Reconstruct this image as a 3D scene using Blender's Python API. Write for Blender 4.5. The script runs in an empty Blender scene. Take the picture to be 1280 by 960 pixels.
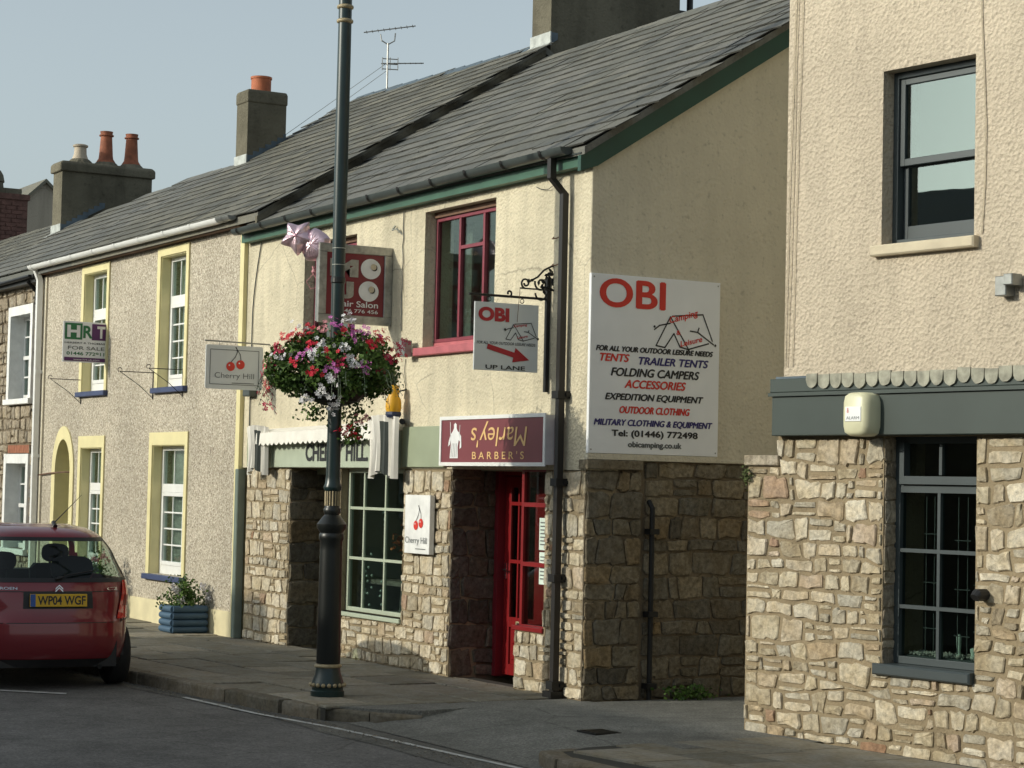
import bpy, math, random
from mathutils import Matrix, Vector, noise
random.seed(11)
S = bpy.context.scene
COL = S.collection
R = math.radians

# ------------------------------------------------------------------ camera
cam_d = bpy.data.cameras.new("camera"); cam = bpy.data.objects.new("camera", cam_d); COL.objects.link(cam)
TH, PI_, RO = .5227, .0487, .0222
rt = Vector((math.sin(TH), math.cos(TH), 0)); f0 = Vector((-math.cos(TH), math.sin(TH), 0)); up = Vector((0, 0, 1))
fw = f0*math.cos(PI_)+up*math.sin(PI_); u1 = up*math.cos(PI_)-f0*math.sin(PI_)
r2 = rt*math.cos(RO)+u1*math.sin(RO); u2 = u1*math.cos(RO)-rt*math.sin(RO)
M = Matrix((r2, u2, -fw)).transposed().to_4x4(); M.translation = Vector((16.19, -10.12, 1.9))
cam.matrix_world = M
cam_d.sensor_width = 36; cam_d.lens = 2650/1280*36; cam_d.clip_end = 2000; cam_d.clip_start = .1
S.camera = cam
# ------------------------------------------------------------------ light
SUN = Vector((-.27, -1, .37)).normalized()
W = bpy.data.worlds.new("World"); S.world = W; W.use_nodes = True
wn = W.node_tree; bg = wn.nodes['Background']
sky = wn.nodes.new('ShaderNodeTexSky'); sky.sky_type = 'NISHITA'; sky.sun_disc = False
sky.sun_elevation = math.asin(SUN.z); sky.sun_rotation = math.atan2(SUN.x, SUN.y)
sky.air_density = 1.0; sky.dust_density = 2.2; sky.ozone_density = 1.6
hs = wn.nodes.new('ShaderNodeHueSaturation'); hs.inputs['Saturation'].default_value = .36
wn.links.new(sky.outputs[0], hs.inputs['Color']); tn = wn.nodes.new('ShaderNodeMix'); tn.data_type = 'RGBA'; tn.blend_type = 'MULTIPLY'; tn.inputs[0].default_value = 1; tn.inputs[7].default_value = (.86, .93, .92, 1); wn.links.new(hs.outputs[0], tn.inputs[6]); wn.links.new(tn.outputs[2], bg.inputs[0]); bg.inputs[1].default_value = .15
sun_d = bpy.data.lights.new("sun", 'SUN'); sun_d.energy = 2.15; sun_d.angle = R(.5); sun_d.color = (1, .945, .79)
sun = bpy.data.objects.new("sun", sun_d); COL.objects.link(sun); sun.rotation_euler = (-SUN).to_track_quat('-Z', 'Y').to_euler()
S.view_settings.view_transform = 'Standard'; S.view_settings.look = 'None'; S.view_settings.exposure = .30; S.view_settings.gamma = 1
S.cycles.max_bounces = 6; S.cycles.transparent_max_bounces = 12

# ------------------------------------------------------------------ materials
def lin(c): return tuple(((x/255)/12.92 if x/255 <= .04045 else ((x/255+.055)/1.055)**2.4) for x in c)
class NT:
    def __init__(s, name):
        s.m = bpy.data.materials.new(name); s.m.use_nodes = True; s.t = s.m.node_tree; s.b = s.t.nodes['Principled BSDF']; s.co = None
    def n(s, k, **kw):
        n = s.t.nodes.new(k)
        for a, v in kw.items():
            if a in n.inputs: n.inputs[a].default_value = v
            else: setattr(n, a, v)
        return n
    def l(s, a, b): s.t.links.new(a, b)
    def coord(s):
        if not s.co: s.co = s.n('ShaderNodeNewGeometry').outputs['Position']
        return s.co
    def noise(s, scale, detail=4, rough=.55):
        n = s.n('ShaderNodeTexNoise', Scale=scale, Detail=detail, Roughness=rough); s.l(s.coord(), n.inputs['Vector']); return n.outputs['Fac']
    def vor(s, scale, feature='F1'):
        n = s.n('ShaderNodeTexVoronoi', Scale=scale); n.feature = feature; s.l(s.coord(), n.inputs['Vector']); return n
    def ramp(s, fac, stops):
        r = s.n('ShaderNodeValToRGB'); e = r.color_ramp.elements
        e[0].position, e[0].color = stops[0][0], (*stops[0][1], 1); e[1].position, e[1].color = stops[1][0], (*stops[1][1], 1)
        for p, c in stops[2:]:
            x = e.new(p); x.color = (*c, 1)
        s.l(fac, r.inputs[0]); return r.outputs[0]
    def mix(s, a, b, fac, mode='MIX'):
        m = s.n('ShaderNodeMix'); m.data_type = 'RGBA'; m.blend_type = mode
        for i, v in ((6, a), (7, b), (0, fac)):
            if hasattr(v, 'is_linked') or hasattr(v, 'links'): s.l(v, m.inputs[i])
            else: m.inputs[i].default_value = (*v, 1) if isinstance(v, tuple) else v
        return m.outputs[2]
    def bump(s, h, dist, strength=1, prev=None):
        b = s.n('ShaderNodeBump', Strength=strength, Distance=dist); s.l(h, b.inputs['Height'])
        if prev: s.l(prev, b.inputs['Normal'])
        s.l(b.outputs[0], s.b.inputs['Normal']); return b.outputs[0]
    def rnd(s):
        a = s.n('ShaderNodeObjectInfo').outputs['Random']; b = s.n('ShaderNodeNewGeometry').outputs['Random Per Island']
        m = s.n('ShaderNodeMath', operation='ADD'); s.l(a, m.inputs[0]); s.l(b, m.inputs[1])
        f = s.n('ShaderNodeMath', operation='FRACT'); s.l(m.outputs[0], f.inputs[0]); return f.outputs[0]
def gray(v): return (v, v, v)
MATS = {}
def plain(name, col, rough=.5, metal=0, var=.12, vs=6, bump=0, bs=60, spec=.5, coat=0):
    t = NT(name); c = tuple(col)
    n = t.noise(vs); f = t.ramp(n, [(.3, gray(1-var)), (.7, gray(1+var*.5))])
    t.l(t.mix(c, f, 1.0, 'MULTIPLY'), t.b.inputs['Base Color'])
    t.b.inputs['Roughness'].default_value = rough; t.b.inputs['Metallic'].default_value = metal; t.b.inputs['Specular IOR Level'].default_value = spec
    if coat: t.b.inputs['Coat Weight'].default_value = coat; t.b.inputs['Coat Roughness'].default_value = .06
    if bump: t.bump(t.noise(bs, 3), bump)
    MATS[name] = t.m; return t.m
def render_mat(name, col, scale, dist, dark=.72, stain=.75, run=.86, crack=.55):
    t = NT(name)
    n1 = t.noise(scale, 5, .6); v = t.vor(scale*1.3).outputs['Distance']
    h = t.mix(n1, v, .5)
    st = t.noise(.9, 5, .65); stc = t.ramp(st, [(.34, gray(stain)), (.6, gray(1))])
    sp = t.ramp(t.noise(scale*.7, 4, .6), [(.28, gray(dark)), (.42, gray(1))])
    sg = t.n('ShaderNodeMapping'); sg.inputs['Scale'].default_value = (5, 5, .5); t.l(t.coord(), sg.inputs[0])
    sn = t.n('ShaderNodeTexNoise', Scale=1.0, Detail=5); t.l(sg.outputs[0], sn.inputs['Vector'])
    sr = t.ramp(sn.outputs['Fac'], [(.36, gray(run)), (.55, gray(1))])
    c = t.mix(tuple(col), stc, 1., 'MULTIPLY'); c = t.mix(c, sp, 1., 'MULTIPLY'); c = t.mix(c, sr, 1., 'MULTIPLY')
    wv = t.n('ShaderNodeMix'); wv.data_type = 'VECTOR'; wv.inputs[0].default_value = .10
    wn_ = t.n('ShaderNodeTexNoise', Scale=3.0, Detail=6, Roughness=.65); t.l(t.coord(), wn_.inputs['Vector']); t.l(t.coord(), wv.inputs[4]); t.l(wn_.outputs['Color'], wv.inputs[5])
    ve = t.n('ShaderNodeTexVoronoi', Scale=.75); ve.feature = 'DISTANCE_TO_EDGE'; t.l(wv.outputs[1], ve.inputs['Vector'])
    ck = t.ramp(ve.outputs['Distance'], [(0, gray(crack)), (.005, gray(1))]); mk_ = t.ramp(t.noise(.55, 2), [(.5, gray(0)), (.56, gray(1))])
    c = t.mix(c, t.mix((1., 1., 1.), ck, mk_), 1., 'MULTIPLY')
    t.l(c, t.b.inputs['Base Color']); t.b.inputs['Roughness'].default_value = .95; t.b.inputs['Specular IOR Level'].default_value = .15
    b1 = t.bump(h, dist)
    b2 = t.n('ShaderNodeBump', Strength=.9, Distance=dist*.28); t.l(t.noise(scale*3.2, 3, .7), b2.inputs['Height']); t.l(b1, b2.inputs['Normal']); t.l(b2.outputs[0], t.b.inputs['Normal'])
    h = None; MATS[name] = t.m; return t.m
def stone_mat(name, cols, dist=.012, mott=.5):
    t = NT(name); r = t.rnd()
    k = len(cols); base = t.ramp(r, [(i/(k-1), c) for i, c in enumerate(cols)])
    n = t.noise(22, 6, .7); m = t.ramp(n, [(.3, gray(1-mott)), (.62, gray(1.12))])
    n2 = t.noise(5, 3); wm = t.ramp(n2, [(.35, (.86, .80, .70)), (.65, (1, 1, 1))])
    c = t.mix(base, m, 1., 'MULTIPLY'); c = t.mix(c, wm, 1., 'MULTIPLY'); c = t.mix(c, (1.12, 1.10, 1.06), 1., 'MULTIPLY')
    t.l(c, t.b.inputs['Base Color']); t.b.inputs['Roughness'].default_value = .9; t.b.inputs['Specular IOR Level'].default_value = .2
    t.bump(t.noise(30, 6, .7), dist); MATS[name] = t.m; return t.m

render_mat('cream_render', (.68, .61, .455), 26, .016, .66, .80)
render_mat('gable_render', (.66, .60, .47), 24, .014, .78, .90, .95, .8)
render_mat('roughcast', (.62, .53, .41), 27, .026, .74, .88, .90, .95)
def pebble():
    t = NT('pebbledash'); v = t.vor(52); 
    c = t.ramp(v.outputs['Color'], [(0, (.20, .165, .125)), (.35, (.40, .35, .27)), (.7, (.55, .49, .39)), (1, (.72, .67, .57))])
    st = t.ramp(t.noise(.8, 4), [(.35, gray(.84)), (.6, gray(1))]); t.l(t.mix(c, st, 1., 'MULTIPLY'), t.b.inputs['Base Color'])
    t.b.inputs['Roughness'].default_value = .95; t.bump(v.outputs['Distance'], .007); MATS['pebbledash'] = t.m
pebble()
stone_mat('rubble_stone', [(.30, .26, .20), (.50, .45, .35), (.60, .545, .44), (.42, .37, .28), (.68, .63, .53), (.38, .36, .31), (.54, .50, .42), (.45, .37, .27), (.63, .58, .48), (.32, .19, .125)])
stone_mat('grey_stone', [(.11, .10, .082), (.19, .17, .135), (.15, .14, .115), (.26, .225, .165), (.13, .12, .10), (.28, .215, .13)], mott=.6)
stone_mat('shaded_stone', [(.10, .09, .08), (.16, .14, .12), (.13, .115, .10), (.19, .16, .13)], mott=.6)  # stone colours darkened to paint in the shade of the door recess
stone_mat('brown_stone', [(.28, .245, .20), (.40, .35, .28), (.25, .225, .19), (.48, .43, .35), (.33, .29, .235)], mott=.6)
render_mat('mortar', (.32, .255, .165), 40, .008, .75, .8)
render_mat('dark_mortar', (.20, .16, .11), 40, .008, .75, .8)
def slate(name, a, b, g):
    t = NT(name); r = t.rnd(); base = t.ramp(r, [(0, a), (.5, b), (1, g)])
    sp = t.ramp(t.noise(1.6, 6, .7), [(.4, (1, 1, 1)), (.66, (1.13, 1.10, .98))])
    sm = t.ramp(t.noise(24, 5, .7), [(.3, gray(.72)), (.6, gray(1.05))])
    t.l(t.mix(t.mix(base, sp, 1., 'MULTIPLY'), sm, 1., 'MULTIPLY'), t.b.inputs['Base Color'])
    t.b.inputs['Roughness'].default_value = .62; t.b.inputs['Specular IOR Level'].default_value = .35; t.bump(t.noise(14, 5), .006); MATS[name] = t.m
slate('slate', (.112, .115, .107), (.142, .143, .133), (.178, .173, .156))
slate('old_slate', (.100, .100, .088), (.132, .130, .112), (.175, .166, .136))
plain('slate_edge_shade', (.055, .054, .047), .95)  # butt edges coloured dark to stand in for the shadow under each course
def asphalt(name, col, crack=True):
    t = NT(name); n = t.noise(45, 5, .85); c = t.ramp(n, [(.3, tuple(x*.45 for x in col)), (.5, col), (.7, tuple(x*1.9 for x in col))]); c = t.mix(c, t.ramp(t.noise(4.5, 6, .75), [(.35, gray(.80)), (.65, gray(1.14))]), 1., 'MULTIPLY')
    p = t.ramp(t.noise(.7, 5, .6), [(.35, gray(.78)), (.65, gray(1.15))]); c = t.mix(c, p, 1., 'MULTIPLY')
    if crack:
        v = t.n('ShaderNodeTexVoronoi', Scale=.55); v.feature = 'DISTANCE_TO_EDGE'
        mp = t.n('ShaderNodeMix'); mp.data_type = 'VECTOR'; mp.inputs[0].default_value = .12
        nn = t.n('ShaderNodeTexNoise', Scale=2.5, Detail=5); t.l(t.coord(), nn.inputs['Vector']); t.l(t.coord(), mp.inputs[4]); t.l(nn.outputs['Color'], mp.inputs[5]); t.l(mp.outputs[1], v.inputs['Vector'])
        cr = t.ramp(v.outputs['Distance'], [(.0, gray(.66)), (.007, gray(1))]); c = t.mix(c, cr, 1., 'MULTIPLY')
    t.l(c, t.b.inputs['Base Color']); t.b.inputs['Roughness'].default_value = .85; t.b.inputs['Specular IOR Level'].default_value = .3
    t.bump(n, .012); MATS[name] = t.m
asphalt('asphalt', (.150, .144, .137)); asphalt('lane_asphalt', (.19, .188, .170)); asphalt('gutter_tar', (.14, .135, .12), False)
stone_mat('paving', [(.15, .146, .126), (.23, .22, .19), (.19, .186, .165), (.30, .28, .24)], .004, .3)
stone_mat('kerb_stone', [(.13, .12, .10), (.17, .155, .13), (.20, .18, .15)], .008, .4)
plain('ground', (.10, .10, .08), .9, 0, .3, .4)
plain('cream_paint', (.74, .66, .36), .6, 0, .10, 3, .002, 90)
plain('plinth_paint', (.74, .66, .42), .7, 0, .15, 3, .003, 60)
plain('white_upvc', (.80, .80, .78), .35, 0, .05)
plain('white_paint', (.80, .80, .78), .55, 0, .12, 8)
plain('sign_white', (.84, .85, .86), .45, 0, .06, 2)
plain('sign_grey', (.66, .69, .69), .5, 0, .06, 3)
plain('blue_sill', (.045, .065, .15), .5, 0, .2)
plain('sage', (.31, .35, .24), .5, 0, .10, 3)
plain('sage_light', (.42, .47, .36), .5, 0, .08, 6)
plain('pipe_sage', (.16, .20, .17), .5)
plain('dark_green', (.012, .065, .045), .45, 0, .2, 3)
plain('eave_green', (.040, .115, .075), .5, 0, .2, 3)
plain('gutter_dark', (.060, .072, .070), .35, 0, .2, 4)
plain('brown_pipe', (.012, .010, .009), .5, 0, .2, 4)
plain('brown_wood', (.16, .085, .05), .7, 0, .25, 5)
plain('pink_frame', (.22, .035, .055), .5, 0, .2, 8)
plain('pink_sill', (.46, .12, .14), .6, 0, .2, 8)
plain('red_paint', (.23, .010, .012), .35, 0, .15, 3)
plain('lead', (.10, .135, .165), .5, .2, .35, 5)
plain('lead_light', (.42, .44, .42), .6, 0, .3, 8)
plain('fascia_grey', (.040, .056, .050), .45, 0, .12, 2)
plain('frame_grey', (.046, .060, .064), .45, 0, .12, 3)
plain('scallop', (.36, .35, .28), .9, 0, .4, 12, .004, 40)
plain('stone_sill', (.60, .52, .38), .8, 0, .15, 4, .003)
plain('post_green', (.010, .026, .026), .32, 0, .25, 4)
plain('post_dark', (.009, .011, .010), .38, 0, .3, 4)
plain('old_gold', (.36, .29, .17), .5, .1, .25, 30)
plain('iron', (.012, .012, .012), .5, .3, .2)
plain('grey_metal', (.30, .31, .30), .4, .6, .2, 20)
plain('brushed', (.40, .395, .36), .38, .45, .35, 14)
plain('maroon', (.20, .016, .026), .4, 0, .1, 3)
plain('marley', (.21, .055, .065), .35, 0, .1, 2)
plain('gold_text', (.75, .48, .20), .5, 0, .05)
plain('black_text', (.018, .018, .02), .5)
plain('red_text', (.66, .035, .02), .5)
plain('dark_red_text', (.42, .01, .02), .5)
plain('blue_text', (.035, .025, .16), .5)
plain('green_text', (.02, .16, .06), .5)
plain('purple_text', (.10, .02, .12), .5)
plain('white_text', (.78, .78, .78), .5)
plain('grey_text', (.12, .13, .13), .5)
plain('terracotta', (.44, .13, .055), .75, 0, .3, 8)
plain('old_terracotta', (.30, .10, .05), .8, 0, .5, 7)
plain('buff_pot', (.45, .38, .29), .8, 0, .3, 7)
render_mat('stack_render', (.17, .155, .115), 20, .012, .7, .6)
render_mat('stack_lit', (.20, .165, .12), 20, .012, .7, .7)
render_mat('far_render', (.42, .37, .30), 20, .006, .85, .9)
plain('brick_stack', (.15, .075, .06), .85, 0, .35, 9, .008, 20)
plain('red_brick', (.34, .13, .07), .85, 0, .3, 9, .006, 30)
plain('tv_metal', (.28, .28, .27), .4, .5, .2)
plain('awning', (.78, .75, .68), .8, 0, .10, 6)
plain('stripe', (.05, .06, .055), .8)
plain('alarm', (.66, .64, .44), .4, 0, .05)
plain('yellow', (.70, .36, .01), .5, 0, .1)
plain('dark_blue', (.02, .03, .07), .5)
plain('planter_blue', (.055, .11, .175), .55, 0, .15, 4)
plain('soil', (.03, .02, .014), .95)
plain('room_dark', (.06, .055, .05), .9)
plain('room_pale', (.5, .5, .46), .9)
plain('room_wall', (.22, .21, .18), .9)
plain('curtain', (.42, .43, .38), .9, 0, .3, 14)
plain('line_paint', (.48, .48, .46), .8, 0, .35, 9)
plain('tyre', (.014, .014, .014), .85); plain('black_plastic', (.015, .015, .016), .5)
plain('rim', (.35, .36, .37), .35, .8)
plain('plate_yellow', (.70, .42, .01), .4); plain('eu_blue', (.02, .09, .35), .4)
plain('chrome', (.6, .6, .62), .2, 1)
plain('car_interior', (.02, .02, .022), .8)
plain('tail_red', (.78, .035, .025), .15, 0, .1, 9, 0, 60, .5, 1); plain('tail_dark', (.30, .03, .03), .2, 0, .1)
plain('paper', (.66, .76, .68), .8); plain('teal_glass', (.10, .45, .38), .1); plain('ornament', (.62, .75, .68), .5)
plain('copper', (.55, .20, .08), .35, .5, .4, 30); plain('gravel_white', (.55, .58, .50), .8, 0, .3, 80)
plain('dark_cloth', (.02, .02, .025), .8)
plain('joint_dirt', (.035, .033, .026), .95)
plain('moss', (.10, .13, .04), .9, 0, .4, 20)
def carpaint():
    t = NT('car_red'); t.b.inputs['Base Color'].default_value = (.19, .011, .019, 1); t.b.inputs['Metallic'].default_value = .25
    t.b.inputs['Roughness'].default_value = .38; t.b.inputs['Coat Weight'].default_value = 1; t.b.inputs['Coat Roughness'].default_value = .08; MATS['car_red'] = t.m
carpaint()
def glassm(name, tint, refl=(1, 1, 1), rough=.01, ior=1.5):
    t = NT(name); t.t.nodes.remove(t.b); tr = t.n('ShaderNodeBsdfTransparent'); tr.inputs[0].default_value = (*tint, 1)
    gl = t.n('ShaderNodeBsdfGlossy', Roughness=rough); gl.inputs[0].default_value = (*refl, 1)
    F0 = ((ior-1)/(ior+1))**2; lwt = t.n('ShaderNodeLayerWeight', Blend=.5); pw_ = t.n('ShaderNodeMath', operation='POWER'); pw_.inputs[1].default_value = 5; t.l(lwt.outputs['Facing'], pw_.inputs[0])
    fr = t.n('ShaderNodeMath', operation='MULTIPLY_ADD'); fr.inputs[1].default_value = 1-F0; fr.inputs[2].default_value = F0; t.l(pw_.outputs[0], fr.inputs[0]); mx = t.n('ShaderNodeMixShader')
    nb = t.n('ShaderNodeBump', Strength=.12, Distance=.004); t.l(t.noise(3.0, 1), nb.inputs['Height']); t.l(nb.outputs[0], gl.inputs['Normal'])
    t.l(fr.outputs[0], mx.inputs[0]); t.l(tr.outputs[0], mx.inputs[1]); t.l(gl.outputs[0], mx.inputs[2]); t.l(mx.outputs[0], t.t.nodes['Material Output'].inputs[0]); MATS[name] = t.m
glassm('glass', (.80, .86, .83), (.86, .96, .92), .01, 1.6); glassm('glass_dark', (.72, .78, .75), (.85, .95, .92), .01, 1.36); glassm('glass_sky', (.45, .55, .52), (.66, .74, .72), .01, 2.5)
glassm('car_glass', (.68, .80, .74), (1, 1, 1), .01, 1.5)
def leafm(name, a, b):
    t = NT(name); c = t.ramp(t.rnd(), [(0, a), (1, b)]); t.l(c, t.b.inputs['Base Color']); t.b.inputs['Roughness'].default_value = .6; t.b.inputs['Subsurface Weight'].default_value = 0
    t.b.inputs['Specular IOR Level'].default_value = .3; MATS[name] = t.m
leafm('leaf', (.03, .07, .012), (.11, .19, .035)); leafm('leaf_pale', (.08, .11, .07), (.2, .24, .16))
leafm('petal_red', (.45, .01, .02), (.70, .03, .07)); leafm('petal_crimson', (.42, .015, .06), (.6, .04, .12)); leafm('petal_white', (.62, .58, .60), (.8, .8, .8)); leafm('petal_pink', (.50, .10, .38), (.70, .22, .55))
leafm('petal_rose', (.62, .22, .25), (.75, .35, .38)); leafm('litter', (.06, .045, .03), (.30, .24, .16)); leafm('stone_chip', (.4, .4, .36), (.7, .7, .64))
def foil():
    t = NT('foil'); t.b.inputs['Base Color'].default_value = (.85, .62, .68, 1); t.b.inputs['Metallic'].default_value = .75; t.b.inputs['Roughness'].default_value = .28
    t.bump(t.noise(18, 3), .01); MATS['foil'] = t.m
foil()

# ------------------------------------------------------------------ mesh helpers
WM = {}
def inv(parent): return WM.get(parent, Matrix()).inverted()
def thing(name, label, cat, loc=(0, 0, 0), group=None, rz=0):
    o = bpy.data.objects.new(name, None); COL.objects.link(o); o.empty_display_size = .2
    o.location = loc; o.rotation_euler = (0, 0, rz); WM[o] = Matrix.Translation(loc) @ Matrix.Rotation(rz, 4, 'Z')
    o['label'] = label; o['category'] = cat
    if group: o['group'] = group
    return o
def FA(u, d, z): return (u, d, z)
def GA(u, d, z): return (-d, u, z)
RA = R(7); RO_ = (2.32, .09)
def RB(u, d, z): return (RO_[0]+u*math.cos(RA)-d*math.sin(RA), RO_[1]+u*math.sin(RA)+d*math.cos(RA), z)
def offs(fr, ox, oy, oz): return lambda u, d, z: tuple(a+b for a, b in zip(fr(u, d, z), (ox, oy, oz)))
class MB:
    def __init__(s): s.v = []; s.f = []; s.m = []; s.mi = 0; s.smooth = False
    def face(s, pts):
        i = len(s.v); s.v += [tuple(p) for p in pts]; s.f.append(tuple(range(i, i+len(pts)))); s.m.append(s.mi); return s
    def add(s, vs, fs):
        i = len(s.v); s.v += [tuple(p) for p in vs]; s.f += [tuple(i+k for k in f) for f in fs]; s.m += [s.mi]*len(fs); return s
    def box(s, fr, u0, u1, d0, d1, z0, z1):
        vs = [fr(u, d, z) for z in (z0, z1) for d in (d0, d1) for u in (u0, u1)]
        return s.add(vs, [(0, 1, 3, 2), (4, 6, 7, 5), (0, 4, 5, 1), (2, 3, 7, 6), (0, 2, 6, 4), (1, 5, 7, 3)])
    def bbox(s, fr, u0, u1, d0, d1, z0, z1, b=.006):      # box with a chamfered outline on the face at d0
        vs = [fr(u, d1, z) for z in (z0, z1) for u in (u0, u1)]+[fr(u, d0+b, z) for z in (z0, z1) for u in (u0, u1)]+[fr(u, d0, z) for z in (z0+b, z1-b) for u in (u0+b, u1-b)]
        return s.add(vs, [(0, 1, 5, 4), (1, 3, 7, 5), (3, 2, 6, 7), (2, 0, 4, 6), (4, 5, 9, 8), (5, 7, 11, 9), (7, 6, 10, 11), (6, 4, 8, 10), (8, 9, 11, 10), (0, 2, 3, 1)])
    def prism(s, fr, pts, d0, d1):   # pts (u,z)
        n = len(pts); vs = [fr(u, d0, z) for u, z in pts]+[fr(u, d1, z) for u, z in pts]
        return s.add(vs, [tuple(range(n)), tuple(range(2*n-1, n-1, -1))]+[(i, (i+1) % n, n+(i+1) % n, n+i) for i in range(n)])
    def tube(s, pts, r, n=8, closed=False):
        pts = [Vector(p) for p in pts]; rings = []; rr = r if isinstance(r, (list, tuple)) else [r]*len(pts); a = None
        for i, p in enumerate(pts):
            d = (pts[min(i+1, len(pts)-1)]-pts[max(i-1, 0)])
            if closed: d = pts[(i+1) % len(pts)]-pts[i-1]
            d.normalize()
            if a is None: a = d.cross(Vector((0, 0, 1)) if abs(d.z) < .9 else Vector((1, 0, 0)))
            a = (a-d*a.dot(d)).normalized(); b = d.cross(a)
            rings.append([p+(a*math.cos(t)+b*math.sin(t))*rr[i] for t in [2*math.pi*k/n for k in range(n)]])
        i0 = len(s.v); s.v += [tuple(x) for q in rings for x in q]; m = len(rings)
        for i in range(m if closed else m-1):
            j = (i+1) % m
            for k in range(n): s.f.append((i0+i*n+k, i0+i*n+(k+1) % n, i0+j*n+(k+1) % n, i0+j*n+k)); s.m.append(s.mi)
        if not closed:
            s.f.append(tuple(i0+k for k in range(n))[::-1]); s.f.append(tuple(i0+(m-1)*n+k for k in range(n))); s.m += [s.mi]*2
        return s
    def lathe(s, c, prof, n=24):
        i0 = len(s.v); m = len(prof)
        for r, z in prof: s.v += [(c[0]+r*math.cos(2*math.pi*k/n), c[1]+r*math.sin(2*math.pi*k/n), c[2]+z) for k in range(n)]
        for i in range(m-1):
            for k in range(n): s.f.append((i0+i*n+k, i0+i*n+(k+1) % n, i0+(i+1)*n+(k+1) % n, i0+(i+1)*n+k)); s.m.append(s.mi)
        s.f.append(tuple(i0+k for k in range(n))[::-1]); s.f.append(tuple(i0+(m-1)*n+k for k in range(n))); s.m += [s.mi]*2
        return s
    def ball(s, c, r, n=8, sq=1): return s.lathe((c[0], c[1], c[2]), [(max(r*math.sin(math.pi*i/n), .0005), -r*sq*math.cos(math.pi*i/n)) for i in range(n+1)], n+4)
    def mesh(s, name, mats, recalc=True):
        me = bpy.data.meshes.new(name); me.from_pydata(s.v, [], s.f)
        for m in mats: me.materials.append(MATS[m])
        if len(mats) > 1: me.polygons.foreach_set('material_index', s.m)
        if recalc:
            import bmesh
            bm = bmesh.new(); bm.from_mesh(me); bmesh.ops.recalc_face_normals(bm, faces=bm.faces); bm.to_mesh(me); bm.free()
        if s.smooth: me.shade_smooth()
        me.update(); return me
    def build(s, name, mats, parent=None, label=None, cat=None, group=None, kind=None, recalc=True, smooth=None, bevel=0):
        if isinstance(mats, str): mats = [mats]
        me = s.mesh(name, mats, recalc)
        if smooth: me.shade_smooth(); me.set_sharp_from_angle(angle=R(smooth))
        o = bpy.data.objects.new(name, me); COL.objects.link(o)
        if parent: o.parent = parent; o.matrix_parent_inverse = inv(parent)
        if label: o['label'] = label
        if cat: o['category'] = cat
        if group: o['group'] = group
        if kind: o['kind'] = kind
        if bevel:
            b = o.modifiers.new('bevel', 'BEVEL'); b.width = bevel; b.segments = 2; b.limit_method = 'ANGLE'
        return o
def wall(fr, u0, u1, z0, z1, holes, th, skip=()):
    us = sorted({u0, u1, *[x for h in holes for x in h[:2] if u0 < x < u1]}); zs = sorted({z0, z1, *[x for h in holes for x in h[2:4] if z0 < x < z1]})
    def solid(i, j):
        if not (0 <= i < len(us)-1 and 0 <= j < len(zs)-1): return False
        cu, cz = (us[i]+us[i+1])/2, (zs[j]+zs[j+1])/2
        return not any(h[0] < cu < h[1] and h[2] < cz < h[3] for h in holes)
    m = MB()
    for i in range(len(us)-1):
        for j in range(len(zs)-1):
            if not solid(i, j): continue
            a, b, c, d = us[i], us[i+1], zs[j], zs[j+1]
            m.face([fr(a, 0, c), fr(b, 0, c), fr(b, 0, d), fr(a, 0, d)]); m.face([fr(a, th, d), fr(b, th, d), fr(b, th, c), fr(a, th, c)])
            if not solid(i-1, j): m.face([fr(a, 0, d), fr(a, th, d), fr(a, th, c), fr(a, 0, c)])
            if not solid(i+1, j): m.face([fr(b, 0, c), fr(b, th, c), fr(b, th, d), fr(b, 0, d)])
            if not solid(i, j-1): m.face([fr(a, 0, c), fr(a, th, c), fr(b, th, c), fr(b, 0, c)])
            if not solid(i, j+1): m.face([fr(a, 0, d), fr(b, 0, d), fr(b, th, d), fr(a, th, d)])
    return m
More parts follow.
